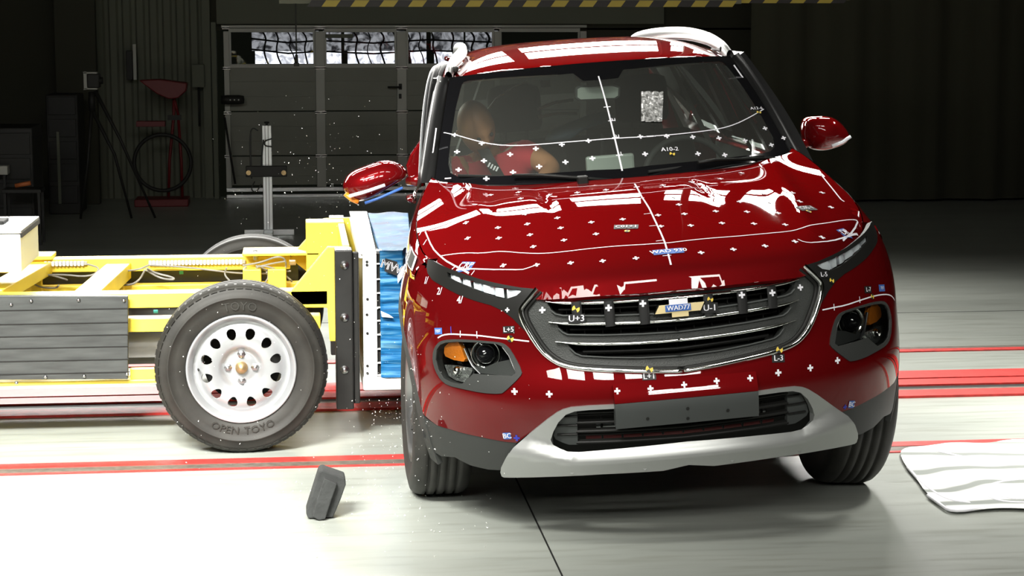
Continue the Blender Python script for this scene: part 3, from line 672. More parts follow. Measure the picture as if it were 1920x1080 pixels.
# --- upper grille
wl_ = wrap_off(-0.018)
g_outer = sym([(0, 0.872)] + [(CHF[0][0], 0.878)] + [tuple(p) for p in CHF[1:]])
B1 = F(c3((262, 438), (330, 447), (600, 451), (850, 438), (1010, 426))) + [(0, FP(1275, 558)[1])]
B2 = F(c3((285, 598), (415, 613), (800, 609), (1060, 600))) + [(0, FP(1277, 600)[1])]
B3 = F(c3((335, 750), (500, 768), (800, 769), (1000, 762))) + [(0, FP(1282, 637)[1])]
op1 = B1 + [(0, FP(1276, 586)[1])] + F(c3((1000, 541), (700, 551), (390, 550), (335, 538), (300, 510)))
op2 = F(c3((345, 610))) + B2[1:] + [(0, FP(1280, 622)[1])] + F(c3((1000, 693), (700, 702), (430, 699), (390, 680), (355, 648)))
op3 = F(c3((425, 766))) + B3[1:] + [(0, FP(1282, 666)[1])] + F(c3((1000, 874), (750, 872), (540, 862), (490, 842), (445, 800)))
def symloop(L):
    top = [p for p in L]; k = [i for i, p in enumerate(L) if p[0] == 0]; i, j = k[0], k[1]
    left = L[j:] + L[:i + 1]                       # centre-bottom -> left -> centre-top
    return left + [(-a, b) for a, b in reversed(left)]
holes = [symloop(o) for o in (op1, op2, op3)]
P_('grille_frame', g_outer, holes, wl_, m='grille_grey', step=0.02, thick=0.03)
P_('grille_back', sym([(0, 0.86), (-0.42, 0.86), (-0.50, 0.80), (-0.40, 0.66), (0, 0.64)]), [], wrap_off(-0.085), m='dark', step=0.05, thick=0)
for b, nm in ((B1, 1), (B2, 2), (B3, 3)):
    ribbon('grille_bar', sym([tuple(p) for p in smooth_path(b, 1)]), 0.0125, wrap_off(-0.008), 0.009, 'chrome', car, taper=True)
for zz, L in ((op1, 0.40), (op2, 0.36), (op3, 0.32)):
    ob = zz[len(zz) // 2 + 0]; zlo = min(p[1] for p in zz if p[0] == 0); zhi = max(p[1] for p in zz if p[0] == 0)
    ribbon('grille_vane', [(-L, (zlo + zhi) / 2 + 0.010), (0, (zlo + zhi) / 2), (L, (zlo + zhi) / 2 + 0.010)], 0.012, wrap_off(-0.055), 0.01, 'black_plastic', car)
for k in range(-6, 7): ribbon('grille_fin', [(k * 0.062, 0.67), (k * 0.062, 0.85)], 0.004, wrap_off(-0.06), 0.01, 'black_plastic', car)
for b in (op1, op2, op3):                        # rolled edge below each opening
    low = [p for p in b[b.index([p for p in b if p[0] == 0][-1]):]]
    ribbon('grille_edge', sym(low[::-1]), 0.006, wrap_off(-0.012), 0.006, 'plate_grey', car)
ch = list(CHF); cs = sym([tuple(p) for p in ch])
ribbon('grille_surround', cs, 0.018, wrap_off(0.0), 0.011, 'chrome', car)
ribbon('grille_inner_lip', [(a * 0.972, 0.77 + (b - 0.77) * 0.93) for a, b in cs], 0.014, wrap_off(-0.012), 0.006, 'black_plastic', car)
# straps of black tape holding targets
for u0, v0, v1 in ((1080, 566, 606), (1141, 564, 612), (1206, 560, 608), (1327, 552, 592), (1390, 545, 588), (1446, 537, 578)):
    a0, a1 = FP(u0, v0), FP(u0 + 4, v1); ribbon('grille_strap', [a0, a1], 0.034, wrap_off(0.001), 0.003, 'black_label', car)
# emblem: bow tie in gold with a chrome rim, sticker across it
e0 = FP(1272, 577)
bow = [(x_ * 0.88, z_) for x_, z_ in [(-0.096, -0.016), (-0.030, -0.016), (-0.030, -0.034), (0.036, -0.034), (0.036, -0.016), (0.084, -0.016), (0.102, 0.016), (0.030, 0.016), (0.030, 0.034), (-0.036, 0.034), (-0.036, 0.016), (-0.078, 0.016)]]
bw = lambda k: [(e0[0] + x * k * (1 if abs(x) < .05 else 1), e0[1] + z * k) for x, z in bow]
P_('emblem_rim', bw(1.0), [], wrap_off(0.012), m='chrome', step=0.02, thick=0.015)
P_('emblem', [(e0[0] + x * 0.94, e0[1] + z * 0.84) for x, z in bow], [], wrap_off(0.015), m='gold', step=0.02, thick=0.004)
decal_poly('emblem_sticker', [rect(0.085, 0.022)], (e0[0] - 0.004, e0[1] + 0.002), wrap_off(0.017), 'blue_label', car)
decal_poly('emblem_sticker', [rect(0.062, 0.020)], (e0[0] - 0.002, e0[1] + 0.021), wrap_off(0.0165), 'white_mark', car)
decal_text('emblem_sticker_text', 'WAD77', (e0[0] - 0.004, e0[1] + 0.002), 0.022, wrap_off(0.019), 'white_mark', car, flip=False)
# --- daytime lamps above, headlamps below
drl = F(c2((205, 95), (240, 104), (340, 150), (470, 195), (600, 235), (720, 262), (850, 285), (940, 293), (905, 350), (858, 410), (842, 440), (846, 470), (866, 520), (905, 600))) + red_low[1:]
DL = F(c2((345, 182), (430, 212), (520, 238), (640, 270), (740, 288), (840, 300), (862, 305), (822, 340), (752, 362), (690, 350), (560, 305), (440, 255), (352, 215)))
SEG = [c2((346, 182), (418, 208), (424, 246), (354, 214)), c2((436, 214), (498, 232), (503, 276), (442, 254)), c2((516, 238), (574, 254), (579, 306), (520, 284)), c2((592, 260), (652, 274), (656, 331), (596, 313)), c2((670, 279), (728, 289), (732, 353), (674, 339)), c2((746, 293), (856, 304), (820, 337), (751, 358))]
def lamp_set(s):
    S = (lambda L: L) if s < 0 else mir
    ob = P_('running_lamp_housing', S(drl), [S(DL)], wrap_off(0.002), m='black_plastic', step=0.018, thick=0.02)
    P_('running_lamp_bowl', S(DL), [], wrap_off(-0.03), m='plate_grey', step=0.02, thick=0)
    for sg in SEG: P_('light_segment', S(F(sg)), [], wrap_off(lambda q: -0.010 + 0.005 * np.sin(q[:, 0] * 90)), m='drl', step=0.012, thick=0.02)
    P_('running_lamp_lens', S(DL), [], wrap_off(-0.001), m='lamp_cover', step=0.025, thick=0)
    IN = F(c2((338, 657), (420, 650), (560, 655), (690, 665), (727, 682), (772, 732), (822, 860), (800, 880), (700, 878), (535, 866), (500, 900), (455, 938), (385, 925), (325, 895), (290, 840), (272, 775), (280, 705), (305, 672)))
    P_('headlamp_bezel', S(HL), [S(IN)], wrap_off(0.004), m='cladding', step=0.015, thick=0.03)
    P_('headlamp_bowl', S(IN), [], wrap_off(-0.06), m='black_gloss', step=0.03, thick=0)
    am = F(c2((335, 662), (405, 655), (428, 695), (456, 768), (445, 786), (372, 776), (312, 752), (302, 730), (305, 690)))
    P_('indicator_lens', S(am), [], wrap_off(-0.016), m='amber', step=0.012, thick=0.02)
    lr = F(c2((298, 808), (370, 812), (498, 828), (500, 850), (456, 928), (385, 915), (328, 882))) 
    P_('reflector', S(lr), [], wrap_off(-0.02), m='clear_reflector', step=0.012, thick=0.02)
    fb = F(c2((400, 845)))[0]; fb = fb if s < 0 else (-fb[0], fb[1]); c_ = wrap_off(-0.015)([fb])[0]
    MB().lathe([(0.001, -0.02), (0.012, -0.018), (0.015, 0), (0.012, 0.01)], c_, (0, 1, 0.0), 16).build('fog_bulb', 'chrome', car, world=False)
    pc = F(c2((576, 738)))[0]; pc = pc if s < 0 else (-pc[0], pc[1]); c_ = wrap_off(-0.038)([pc])[0]; n_ = fd_normals(wrap, np.array([pc]))[0]; n_ = n_ * 0.4 + np.array([0, -1, 0.0]) * 0.6
    MB().lathe([(0.0001, 0.034), (0.015, 0.031), (0.028, 0.020), (0.035, 0.0), (0.036, -0.01)], c_, tuple(n_), 32).build('projector_lens', 'black_gloss', car, world=False)
    MB().lathe([(0.039, -0.006), (0.048, 0.006), (0.051, 0.004), (0.044, -0.010)], c_, tuple(n_), 36).build('projector_ring', 'chrome', car, world=False)
    sl = F(c2((448, 700), (480, 770), (505, 815), (560, 868))); ribbon('headlamp_trim', S(sl), 0.008, wrap_off(-0.02), 0.006, 'alloy', car)
    s2 = F(c2((530, 872), (700, 880), (795, 884), (818, 862), (770, 745), (725, 685))); ribbon('headlamp_trim', S(s2), 0.005, wrap_off(-0.004), 0.005, 'alloy', car)
    dk = F(c2((455, 700), (500, 790), (520, 830), (540, 862), (700, 874), (790, 874), (800, 858), (765, 770), (660, 790), (560, 830), (500, 760), (470, 700)))
    P_('headlamp_inner_trim', S(dk), [], wrap_off(-0.03), m='cladding', step=0.015, thick=0.02)
    P_('headlamp_lens', S(IN), [], wrap_off(0.000), m='lamp_cover', step=0.03, thick=0)
for s in (-1, 1): lamp_set(s)
# --- bonnet and wings
edge = [(0.785, 0.567), (0.806, 0.66), (0.812, 0.80), (0.80, 0.95), (0.778, 1.08), (0.75, 1.18), (0.715, 1.285)]
lipp = [(x, float(ylip(x))) for x in np.linspace(0, 0.785, 26)]
cowl = [(x, 0.955 + 0.29 * (x / 0.705) ** 2) for x in np.linspace(0.69, 0, 14)]
halfh = lipp + [tuple(p) for p in smooth_path(edge, 1)[1:]] + cowl
bonnet = P_('bonnet', halfh + [(-x, y) for x, y in reversed(halfh)][1:-1], [], hood_lift, m='red_paint', step=0.022, thick=0.02)
for s in (-1, 1):
    # upper wing: rolls from the bonnet edge down to the side
    E_ = resample([tuple(p) for p in smooth_path(edge, 1)] + [(0.70, 1.345)], 0.03, False); rows = []
    for x, y in E_:
        A = hood_lift([(x + 0.004, y)])[0]; zb_ = 0.90; Bp = wrap([(YA(y, zb_, s), zb_)])[0] * [s, 1, 1]
        C = np.array([float(Wf(min(A[2], 1.0), y)) * 0.5 + Bp[0] * 0.5, y, A[2] * 0.55 + zb_ * 0.45])
        zs = np.linspace(0, 1, 12); rows.append([tuple(((1 - t) ** 2 * A + 2 * t * (1 - t) * C + t * t * Bp) * [s, 1, 1]) for t in zs])
    MB().grid(rows).build('wing_top', 'red_paint', car, world=False)
    wg = [(YA(0.567, 0.95, s), 0.955), (YA(0.62, .905, s), 0.905), (YA(1.34, .905, s), 0.905), (YA(1.34, .3, s), 0.30), (YA(1.30, .3, s), 0.30)] + circ(*FW, 0.455, [0, 12, 24, 36, 48, 60, 72, 84, 96, 108, 120, 128], s) + [(YA(0.56, 0.93, s), 0.925)]
    P_('wing', wg, [], wrap, m='red_paint', step=0.025, thick=0.02)
    # doors, rear quarter, sills
    def dpoly(y0, y1, z0, z1): return [(YA(y0, z0, s), z0), (YA(y1, z0, s), z0), (YA(y1, z1, s), z1), (YA(y0, z1, s), z1)]
    P_('front_door', dpoly(1.35, 2.36, 0.36, 1.09), [], wrap, m='red_paint', step=0.05, thick=0.03)
    P_('rear_door', [(YA(2.37, .5, s), 0.36), (YA(3.2, .5, s), 0.36)] + circ(3.67, 0.345, 0.46, [172, 160, 148, 136], s) + [(YA(3.42, 1, s), 1.09), (YA(2.37, 1, s), 1.09)], [], wrap, m='red_paint', step=0.05, thick=0.03)
    rq = circ(3.67, 0.345, 0.46, [128, 110, 90, 70, 50, 30, 12], s) + [(s * (A2 + 0.30), 0.45), (s * (A2 + AR), 0.45), (s * (A2 + AR), 1.05), (s * (A2 + .3), 1.10), (YA(3.43, 1, s), 1.10)]
    P_('rear_quarter', rq, [], wrap, m='red_paint', step=0.05, thick=0.03)
    P_('rear_bumper_cladding', [(YA(4.05, .3, s), 0.28), (s * (A2 + AR), 0.28), (s * (A2 + AR), 0.45), (s * (A2 + 0.28), 0.45)], [], wrap, m='cladding', step=0.05, thick=0.03)
    P_('sill_cladding', dpoly(1.30, 3.28, 0.22, 0.355), [], wrap_off(0.01), m='cladding', step=0.06, thick=0.03)
    ring = circ(3.67, 0.345, 0.46, range(0, 181, 12), s) + circ(3.67, 0.345, 0.398, range(180, -1, -12), s)
    P_('wheel_arch_trim', ring, [], wrap_off(0.008), m='cladding', step=0.03, thick=0.03)
    for y in (2.15, 3.12): MB().tube([(s * d_ + (.19 if s < 0 else 0), y + e_, 0.93) for d_, e_ in ((0.905, 0), (0.925, 0.03), (0.925, 0.17), (0.905, 0.2))], 0.012).build('door_handle', 'red_paint', car, world=False)
    tl = [(s * (A2 + 0.5), 0.86), (s * (A2 + 0.85), 0.88), (s * (A2 + 0.85), 0.98), (s * (A2 + 0.45), 1.02)]
    P_('tail_lamp', tl, [], wrap_off(0.01), m='red_inner', step=0.03, thick=0.02)
    # greenhouse side: a sheet from the belt line to the roof
    def gh(off, s=s):
        def f(q):
            q = np.atleast_2d(q); y, z = q[:, 0], q[:, 1]; t = (z - 1.09) / 0.475; b = 0.795 + 0.073 * np.clip((y - 1.35) / 0.7, 0, 1) - 0.02 * np.clip((y - 3.2), 0, 2) ** 2; tp = xrf(np.clip(y, 1.66, 4)) + 0.035
            return np.stack([s * (b * (1 - t) + tp * t + 0.05 * t * (1 - t) + off) + (crush(y + .25) * (1.0 - t) + rs_(y) * t if s < 0 else 0), y, z], 1)
        return f
    yf = lambda z: 1.38 + (z - 1.09) * 0.98
    g1 = [(yf(1.10), 1.10), (2.28, 1.10), (2.28, 1.535), (yf(1.535), 1.535)]; g2 = [(2.40, 1.10), (3.22, 1.10), (3.22, 1.53), (2.40, 1.535)]; g3 = [(3.34, 1.12), (3.98, 1.16), (3.85, 1.46), (3.34, 1.52)]
    fl = s < 0
    P_('window_surround', [(yf(1.09) - 0.05, 1.09), (4.25, 1.09), (4.0, 1.555), (yf(1.555) - 0.05, 1.555)], [g1, g2, g3], gh(0), m='pillar_black', step=0.06, thick=0.03, flip=(s > 0))
    for g in (g1, g2, g3): P_('side_window', g, [], gh(-0.008), m='side_glass', step=0.1, thick=0, flip=(s > 0))
    MB().tube([(s * 0.815 + (.03 if s < 0 else 0), 1.42, 1.092), (s * 0.865 + (.10 if s < 0 else 0), 1.8, 1.094), (s * 0.885 + (.19 if s < 0 else 0), 2.4, 1.098), (s * 0.88 + (.26 if s < 0 else 0), 3.3, 1.105), (s * 0.84 + (.29 if s < 0 else 0), 4.1, 1.13)], 0.007, 6).build('belt_trim', 'chrome', car, world=False)
    # front pillar and roof rail
    a0 = np.array([0.715, 1.285, 1.175]); a1 = np.array([0.597, 1.745, 1.557]); o0 = np.array([0.775, 1.37, 1.15]); o1 = np.array([0.637, 1.82, 1.56]); rows = []
    for t in np.linspace(0, 1, 10):
        p = a0 * (1 - t) + a1 * t + np.array([0, -0.02, 0.03]) * 4 * t * (1 - t) * 0.6; q = o0 * (1 - t) + o1 * t + np.array([0, -0.02, 0.03]) * 4 * t * (1 - t) * 0.6; m0 = (p + q) / 2 + np.array([0.012, -0.012, 0.012])
        rows.append([tuple(v * [s, 1, 1]) for v in (p - [0.01, -0.02, 0.02], p, m0, q, q + [-0.02, 0.03, 0])])
    MB().grid(rows).build('front_pillar', 'pillar_black', car, world=False)
    rl = [(0.590, 1.76, 1.560), (0.582, 1.82, 1.590), (0.572, 1.95, 1.618), (0.566, 2.15, 1.640), (0.560, 2.6, 1.655), (0.548, 3.3, 1.645), (0.52, 3.75, 1.62), (0.515, 3.85, 1.59)]
    rl = smooth_path([(x * s + (float(rs_(y)) if s < 0 else 0), y, z - 0.006) for x, y, z in rl], 2); 
    rr_ = []
    for p in rl: rr_.append([tuple(np.array(p) + np.array([0.017 * math.cos(t), 0, 0.030 * math.sin(t)])) for t in np.linspace(0, 2 * PI, 13)])
    MB().grid(rr_).build('roof_rail', 'silver_paint', car, world=False)
    MB().box(s * 0.575 - 0.014 + (.02 if s < 0 else 0), s * 0.575 + 0.014 + (.02 if s < 0 else 0), 1.82, 2.0, 1.575, 1.60).build('rail_foot', 'black_plastic', car, 0.008, world=False)
    # drip channel
    MB().grid([[tuple(np.array([s * (float(xrf(y)) + dx) + (float(rs_(y)) if s < 0 else 0), y, float(zrf(y)) - 0.022 - 0.035 + dz])) for dx, dz in ((-0.003, 0.003), (0.022, -0.012), (0.04, -0.03))] for y in np.linspace(1.76, 4.0, 20)]).build('roof_side_rail', 'pillar_black', car, world=False)
# roof
rf = [(x, 1.60 + 0.14 * (x / 0.585) ** 2 - 0.004) for x in np.linspace(0, 0.585, 12)] + [(float(xrf(y)), y) for y in np.linspace(1.80, 4.0, 14)]
P_('roof', rf + [(0, 4.02)] + [(-x, y) for x, y in reversed(rf)][:-1], [], roof_lift, m='red_paint', step=0.04, thick=0.02)
# tail: rear window and tailgate
MB().grid([[((x if x > -0.42 else x + 0.27) * (1 - 0.16 * t), 4.36 - 0.33 * t - 0.1 * abs(x) ** 2, 1.06 + 0.52 * t) for t in np.linspace(0, 1, 4)] for x in np.linspace(-0.40, 0.72, 9)]).build('rear_window', 'side_glass', car, world=False)
MB().grid([[(x, 4.47 - 0.1 * abs(x) ** 2 - t * 0.1, 0.45 + 0.61 * t) for t in np.linspace(0, 1, 4)] for x in np.linspace(-0.42, 0.72, 9)]).build('tailgate', 'red_paint', car, world=False)
MB().box(-0.45, 0.5, 3.98, 4.16, 1.560, 1.585).build('rear_spoiler', 'red_paint', car, 0.01, world=False)
for s in (-1, 1): MB().grid([[(s * (0.60 + 0.15 * (1 - t)) + (.27 if s < 0 else 0), 4.34 - 0.33 * t, 1.06 + 0.5 * t), (s * (0.64 + 0.18 * (1 - t)) + (.27 if s < 0 else 0), 4.22 - 0.25 * t, 1.06 + 0.5 * t)] for t in np.linspace(0, 1, 5)]).build('rear_pillar', 'red_paint', car, world=False)
# windscreen
e = 0.0
glass = P_('windscreen', [(-WS_W, 0), (WS_W, 0), (WS_W, WS_H), (-WS_W, WS_H)], [], ws, m='windscreen_glass', step=0.05, thick=0)
IN = [WP(u, v) for u, v in cw((360, 398), (348, 430), (318, 560), (286, 760), (272, 905), (288, 962), (335, 985), (420, 988), (700, 974), (1000, 956), (1200, 942))]
zb_in = WP(1181, 316)[1]; top = [WP(u, v) for u, v in cw((985, 337), (700, 352), (500, 366), (395, 377), (370, 385))]
zt_in = WP(1118, 146)[1]
inn = [(0, zb_in)] + IN[::-1] + top[::-1] + [(-0.11, top[0][1] - 0.0), (-0.075, zt_in - 0.012), (0, zt_in - 0.016)]
P_('windscreen_border', [(-WS_W, -0.005), (WS_W, -0.005), (WS_W, WS_H), (-WS_W, WS_H)], [inn[::-1] + [(-a, b) for a, b in inn][1:-1]], ws_off(0.0015), m='black_gloss', step=0.03, thick=0)
MB().grid([[(x, 0.93 + 0.29 * (x / 0.705) ** 2 + d, 1.135 + 0.026 * (x / .7) ** 2 + h) for d, h in ((0, 0), (0.03, 0.012), (0.07, 0.018))] for x in np.linspace(-0.70, 0.70, 21)]).build('cowl_panel', 'black_plastic', car, world=False)
# wipers
def wsp(p, q, off=0.02): return tuple(ws_off(off)([(p, q)])[0])
for (p0, p1, hub) in (((-0.10, 0.005), (-0.56, 0.03), (0.0, -0.03)), ((0.52, 0.01), (0.08, 0.02), (0.56, -0.03))):
    wp = MB(); wp.tube([wsp(hub[0], hub[1] + 0.01), wsp((hub[0] + p1[0]) / 2, 0.02, 0.03), wsp(p1[0] * 0.6 + p0[0] * 0.4, 0.02, 0.03)], 0.007, 6)
    a_ = wp.build('wiper_arm', 'black_plastic', car, world=False)
    MB().tube([wsp(p0[0], p0[1], 0.012), wsp(p1[0], p1[1], 0.012)], 0.006, 6).build('wiper_blade', 'dark', car, world=False)
MB().box(-0.19, -0.15, 0.93, 0.975, 1.15, 1.185).build('washer_nozzle', 'black_plastic', car, 0.005, world=False)
# mirrors
def mirror(pts_px, y0, sgn, name):
    P = [by(u, v, y0) for u, v in pts_px]; C = np.mean(P, 0); rows = []
    Ps = [np.array(p) for p in smooth_path(P, 2, True)]
    for dy, k in ((-0.085, 0.0), (-0.08, 0.45), (-0.06, 0.80), (-0.03, 0.95), (0.0, 1.0), (0.05, 1.0), (0.075, 0.93), (0.08, 0.0)):
        rows.append([tuple(C + (p - C) * k + np.array([0, dy + 0.04, 0])) for p in Ps + [Ps[0]]])
    return MB().grid(rows).build(name, 'red_paint', car, world=False)
mL = mirror([(728, 301), (690, 312), (656, 326), (644, 345), (643, 357), (655, 372), (671, 381), (700, 372), (745, 345), (768, 331), (758, 312)], 1.50, -1, 'mirror_housing')
mR = mirror([(1516, 222), (1540, 219), (1565, 220), (1580, 230), (1597, 252), (1594, 268), (1570, 279), (1545, 285), (1522, 280), (1513, 262), (1510, 240)], 1.53, 1, 'mirror_housing')
def px_strip(name, P, y, m, par, w_, t=0.012):
    q = [by(u, v, y) for u, v in P]; return MB().tube([tuple(p) for p in q], w_, 8).build(name, m, par, world=False)
for (P, y) in (([(655, 368), (690, 358), (722, 347)], 1.425), ([(1560, 274), (1580, 266), (1595, 256)], 1.45)): px_strip('mirror_indicator', P, y, 'drl', car, 0.007)
px_strip('mirror_lamp_tip', [(647, 363), (660, 374), (672, 379)], 1.45, 'amber', car, 0.010)
px_strip('mirror_lower_edge', [(684, 381), (712, 371), (755, 352)], 1.50, 'blue_label', car, 0.006)
MB().tube([tuple(by(765, 340, 1.52)), tuple(by(790, 338, 1.48))], [0.018, 0.026], 10).build('mirror_arm', 'red_paint', car, world=False)
MB().tube([tuple(by(1515, 268, 1.55)), tuple(by(1497, 272, 1.45))], [0.018, 0.026], 10).build('mirror_arm', 'red_paint', car, world=False)
# sprung door frame and torn door skin on the struck side
fr = smooth_path([tuple(by(u, v, y)) for u, v, y in ((797, 335, 1.46), (800, 260, 1.62), (806, 190, 1.8), (815, 140, 1.95), (824, 124, 2.05), (836, 122, 2.3))], 2)
for dx, mm, r_ in ((0, 'pillar_black', 0.016), (-0.022, 'aluminium', 0.006), (0.022, 'black_plastic', 0.014), (0.045, 'red_inner', 0.010)): MB().tube([(p[0] + dx, p[1], p[2]) for p in fr], r_, 8).build('bent_door_frame', mm, car, world=False)
q = [by(u, v, 1.75) for u, v in ((795, 228), (790, 262), (770, 290), (762, 312), (766, 335), (792, 335), (797, 300))]
MB().prism([(float(p[0]), float(p[2])) for p in q], 1, 1.75, 1.80).build('torn_door_skin', 'red_paint', car, 0.006, world=False)
# fixed points on the roof
for x in (-0.445, 0.445):
    mk = [[(0.022 * k * math.cos(t), 0.022 * k * math.sin(t)) for k in (1, 0.86) for t in ((a0, a0 + PI / 8) if k == 1 else (a0 + PI / 8, a0))] for a0 in np.arange(0, 2 * PI, PI / 8)]
    decal_poly('roof_target_ring', mk, (x, 1.68), roof_lift, 'white_mark', car, off=0.002)
# underbody
MB().box(-0.62, 0.62, 0.30, 1.05, 0.25, 0.80).build('engine_bay', 'dark', car, world=False)
MB().box(-0.80, 0.80, 1.30, 3.25, 0.22, 0.36).box(-0.5, 0.5, 0.4, 4.3, 0.24, 0.34).box(-0.7, 0.7, 4.05, 4.4, 0.3, 0.5).build('underbody', 'dark', car, world=False)
for yc_ in (0.92, 3.67):
    for s in (-1, 1):
        g = []
        for x in (s * 0.56, s * 0.86): g.append([(x, yc_ + 0.42 * math.cos(t), 0.345 + 0.42 * math.sin(t)) for t in np.linspace(0, PI, 13)])
        MB().grid(g).add([(s * 0.56, yc_ + 0.42 * math.cos(t), 0.345 + 0.42 * math.sin(t)) for t in np.linspace(0, PI, 13)], [tuple(range(13))]).build('wheel_housing', 'dark', car, world=False)
# wheels stand on the floor, not on the rolled body
def car_wheel(cx, cy, s, steer=0.0, camber=0.0):
    c = Vector((cx, cy, 0.344)); ax = Euler((0, camber, steer)).to_matrix() @ Vector((s, 0, 0)); R_ = 0.345; hw = 0.108
    prof = [(0.215, -0.09), (0.235, -0.10), (0.29, -hw - 0.004), (0.325, -hw + 0.004), (0.338, -hw + 0.018), (0.3435, -hw + 0.035)]
    for g0 in (-0.052, -0.017, 0.017, 0.052): prof += [(R_, g0 - 0.006), (R_ - 0.009, g0 - 0.004), (R_ - 0.009, g0 + 0.004), (R_, g0 + 0.006)]
    prof += [(0.3435, hw - 0.035), (0.338, hw - 0.018), (0.325, hw - 0.004), (0.29, hw + 0.004), (0.235, 0.10), (0.215, 0.09)]
    t = MB().lathe(prof, c, ax, 64).build('tyre', 'tyre', car)
    for p in t.data.polygons: p.use_smooth = True
    mm = MB(); mm.lathe([(0.214, -0.095), (0.205, -0.085), (0.195, -0.05), (0.195, 0.06), (0.216, 0.098), (0.222, 0.10)], c, ax, 48); mm.lathe([(0.19, 0.04), (0.0001, 0.04)], c, ax, 24)
    rim = mm.build('rim', 'alloy', car)
    q = Vector(ax).to_track_quat('Z', 'Y')
    for k in range(5):
        a = 2 * PI * k / 5; d = q @ Vector((math.cos(a), math.sin(a), 0)); e_ = q @ Vector((-math.sin(a), math.cos(a), 0)); n_ = ax
        v = []
        for r_, w_, h_ in ((0.03, 0.035, 0.075), (0.20, 0.022, 0.085)):
            for sg in (-1, 1):
                for dh in (0, -0.03): v.append(tuple(c + d * r_ + e_ * w_ * sg + n_ * (h_ + dh)))
        MB().add(v, [(0, 2, 6, 4), (1, 5, 7, 3), (0, 4, 5, 1), (2, 3, 7, 6), (0, 1, 3, 2), (4, 6, 7, 5)]).build('spoke', 'alloy', rim)
    MB().lathe([(0.14, -0.03), (0.14, -0.015), (0.0001, -0.015)], c, ax, 32).build('brake_disc', 'steel', car)
car_wheel(-0.775, 0.92, -1, 0.02, 0.0); car_wheel(0.7925, 0.92, 1, 0.04, 0.06); car_wheel(-0.63, 3.67, -1); car_wheel(0.80, 3.67, 1)
# ================================================================== inside the car
def Bx(name, m, *a, bevel=0.01, parent=car): mb = MB(); [mb.box(*b) for b in a]; return mb.build(name, m, parent, bevel, world=False)
# dashboard
MB().grid([[(x, y, z + 0.01 * math.cos(x * 3)) for y, z in ((1.05, 1.10), (1.25, 1.125), (1.5, 1.12), (1.68, 1.09), (1.74, 1.02), (1.76, 0.8))] for x in np.linspace(-0.68, 0.68, 17)]).build('dashboard', 'dash_dark', car, world=False)
Bx('infotainment_screen', 'screen_off', (-0.065, 0.135, 1.60, 1.63, 1.08, 1.20))
sw = MB(); cw_ = Vector((0.40, 1.86, 1.05)); sw.lathe([(0.185 + 0.014 * math.cos(t), 0.014 * math.sin(t)) for t in np.linspace(0, 2 * PI, 9)], cw_, (0, -0.92, 0.38), 40).lathe([(0.0001, 0.03), (0.07, 0.02), (0.07, -0.02), (0.0001, -0.02)], cw_, (0, -0.92, 0.38), 20); sw.tube([tuple(cw_ + Vector((-0.18, 0, 0))), tuple(cw_ + Vector((0.18, 0, 0)))], 0.015, 6)
sw.build('steering_wheel', 'dash_dark', car, world=False)
def seat(cx, cy, name):
    o = bpy.data.objects.new(name, None)
    b = MB()
    rows = []
    for t in np.linspace(0, 1, 9):
        w_ = 0.25 - 0.05 * t ** 2; y = cy + 0.30 + 0.20 * t; z = 0.55 + 0.66 * t; d = 0.09
        rows.append([(cx + sx * w_, y - d * (0.6 if abs(sx) < 1 else 1.3) * sy, z) for sx, sy in ((-1, 1), (-0.7, 1), (0, 1), (0.7, 1), (1, 1), (1, -0.4), (0, -1), (-1, -0.4), (-1, 1))])
    b.grid(rows); b.box(cx - 0.25, cx + 0.25, cy - 0.25, cy + 0.33, 0.45, 0.58); s_ = b.build(name, 'seat_black', car, 0.02, world=False)
    h = MB(); h.grid([[(cx + 0.125 * k * math.copysign(abs(math.cos(a)) ** 0.5, math.cos(a)), cy + 0.52 + 0.05 * k * math.sin(a), 1.25 + zz) for a in np.linspace(0, 2 * PI, 17)] for k, zz in ((0.01, 0), (0.9, 0.005), (1, 0.03), (1, 0.17), (0.92, 0.205), (0.6, 0.22), (0.01, 0.22))])
    h.tube([(cx - 0.05, cy + 0.52, 1.18), (cx - 0.05, cy + 0.52, 1.26)], 0.007, 6).tube([(cx + 0.05, cy + 0.52, 1.18), (cx + 0.05, cy + 0.52, 1.26)], 0.007, 6)
    h.build('headrest', 'seat_black', s_, world=False); return s_
hp = by(966, 225, 2.7)
seat(float(hp[0]), 2.18, 'front_seat'); seat(0.36, 2.18, 'front_seat')
rs = MB(); rs.grid([[(x, 3.35 + 0.16 * t, 0.6 + 0.55 * t) for t in (0, 0.5, 1)] for x in np.linspace(-0.6, 0.62, 7)]); rs.box(-0.6, 0.62, 2.95, 3.4, 0.45, 0.6); rs.build('rear_seat', 'seat_black', car, 0.02, world=False)
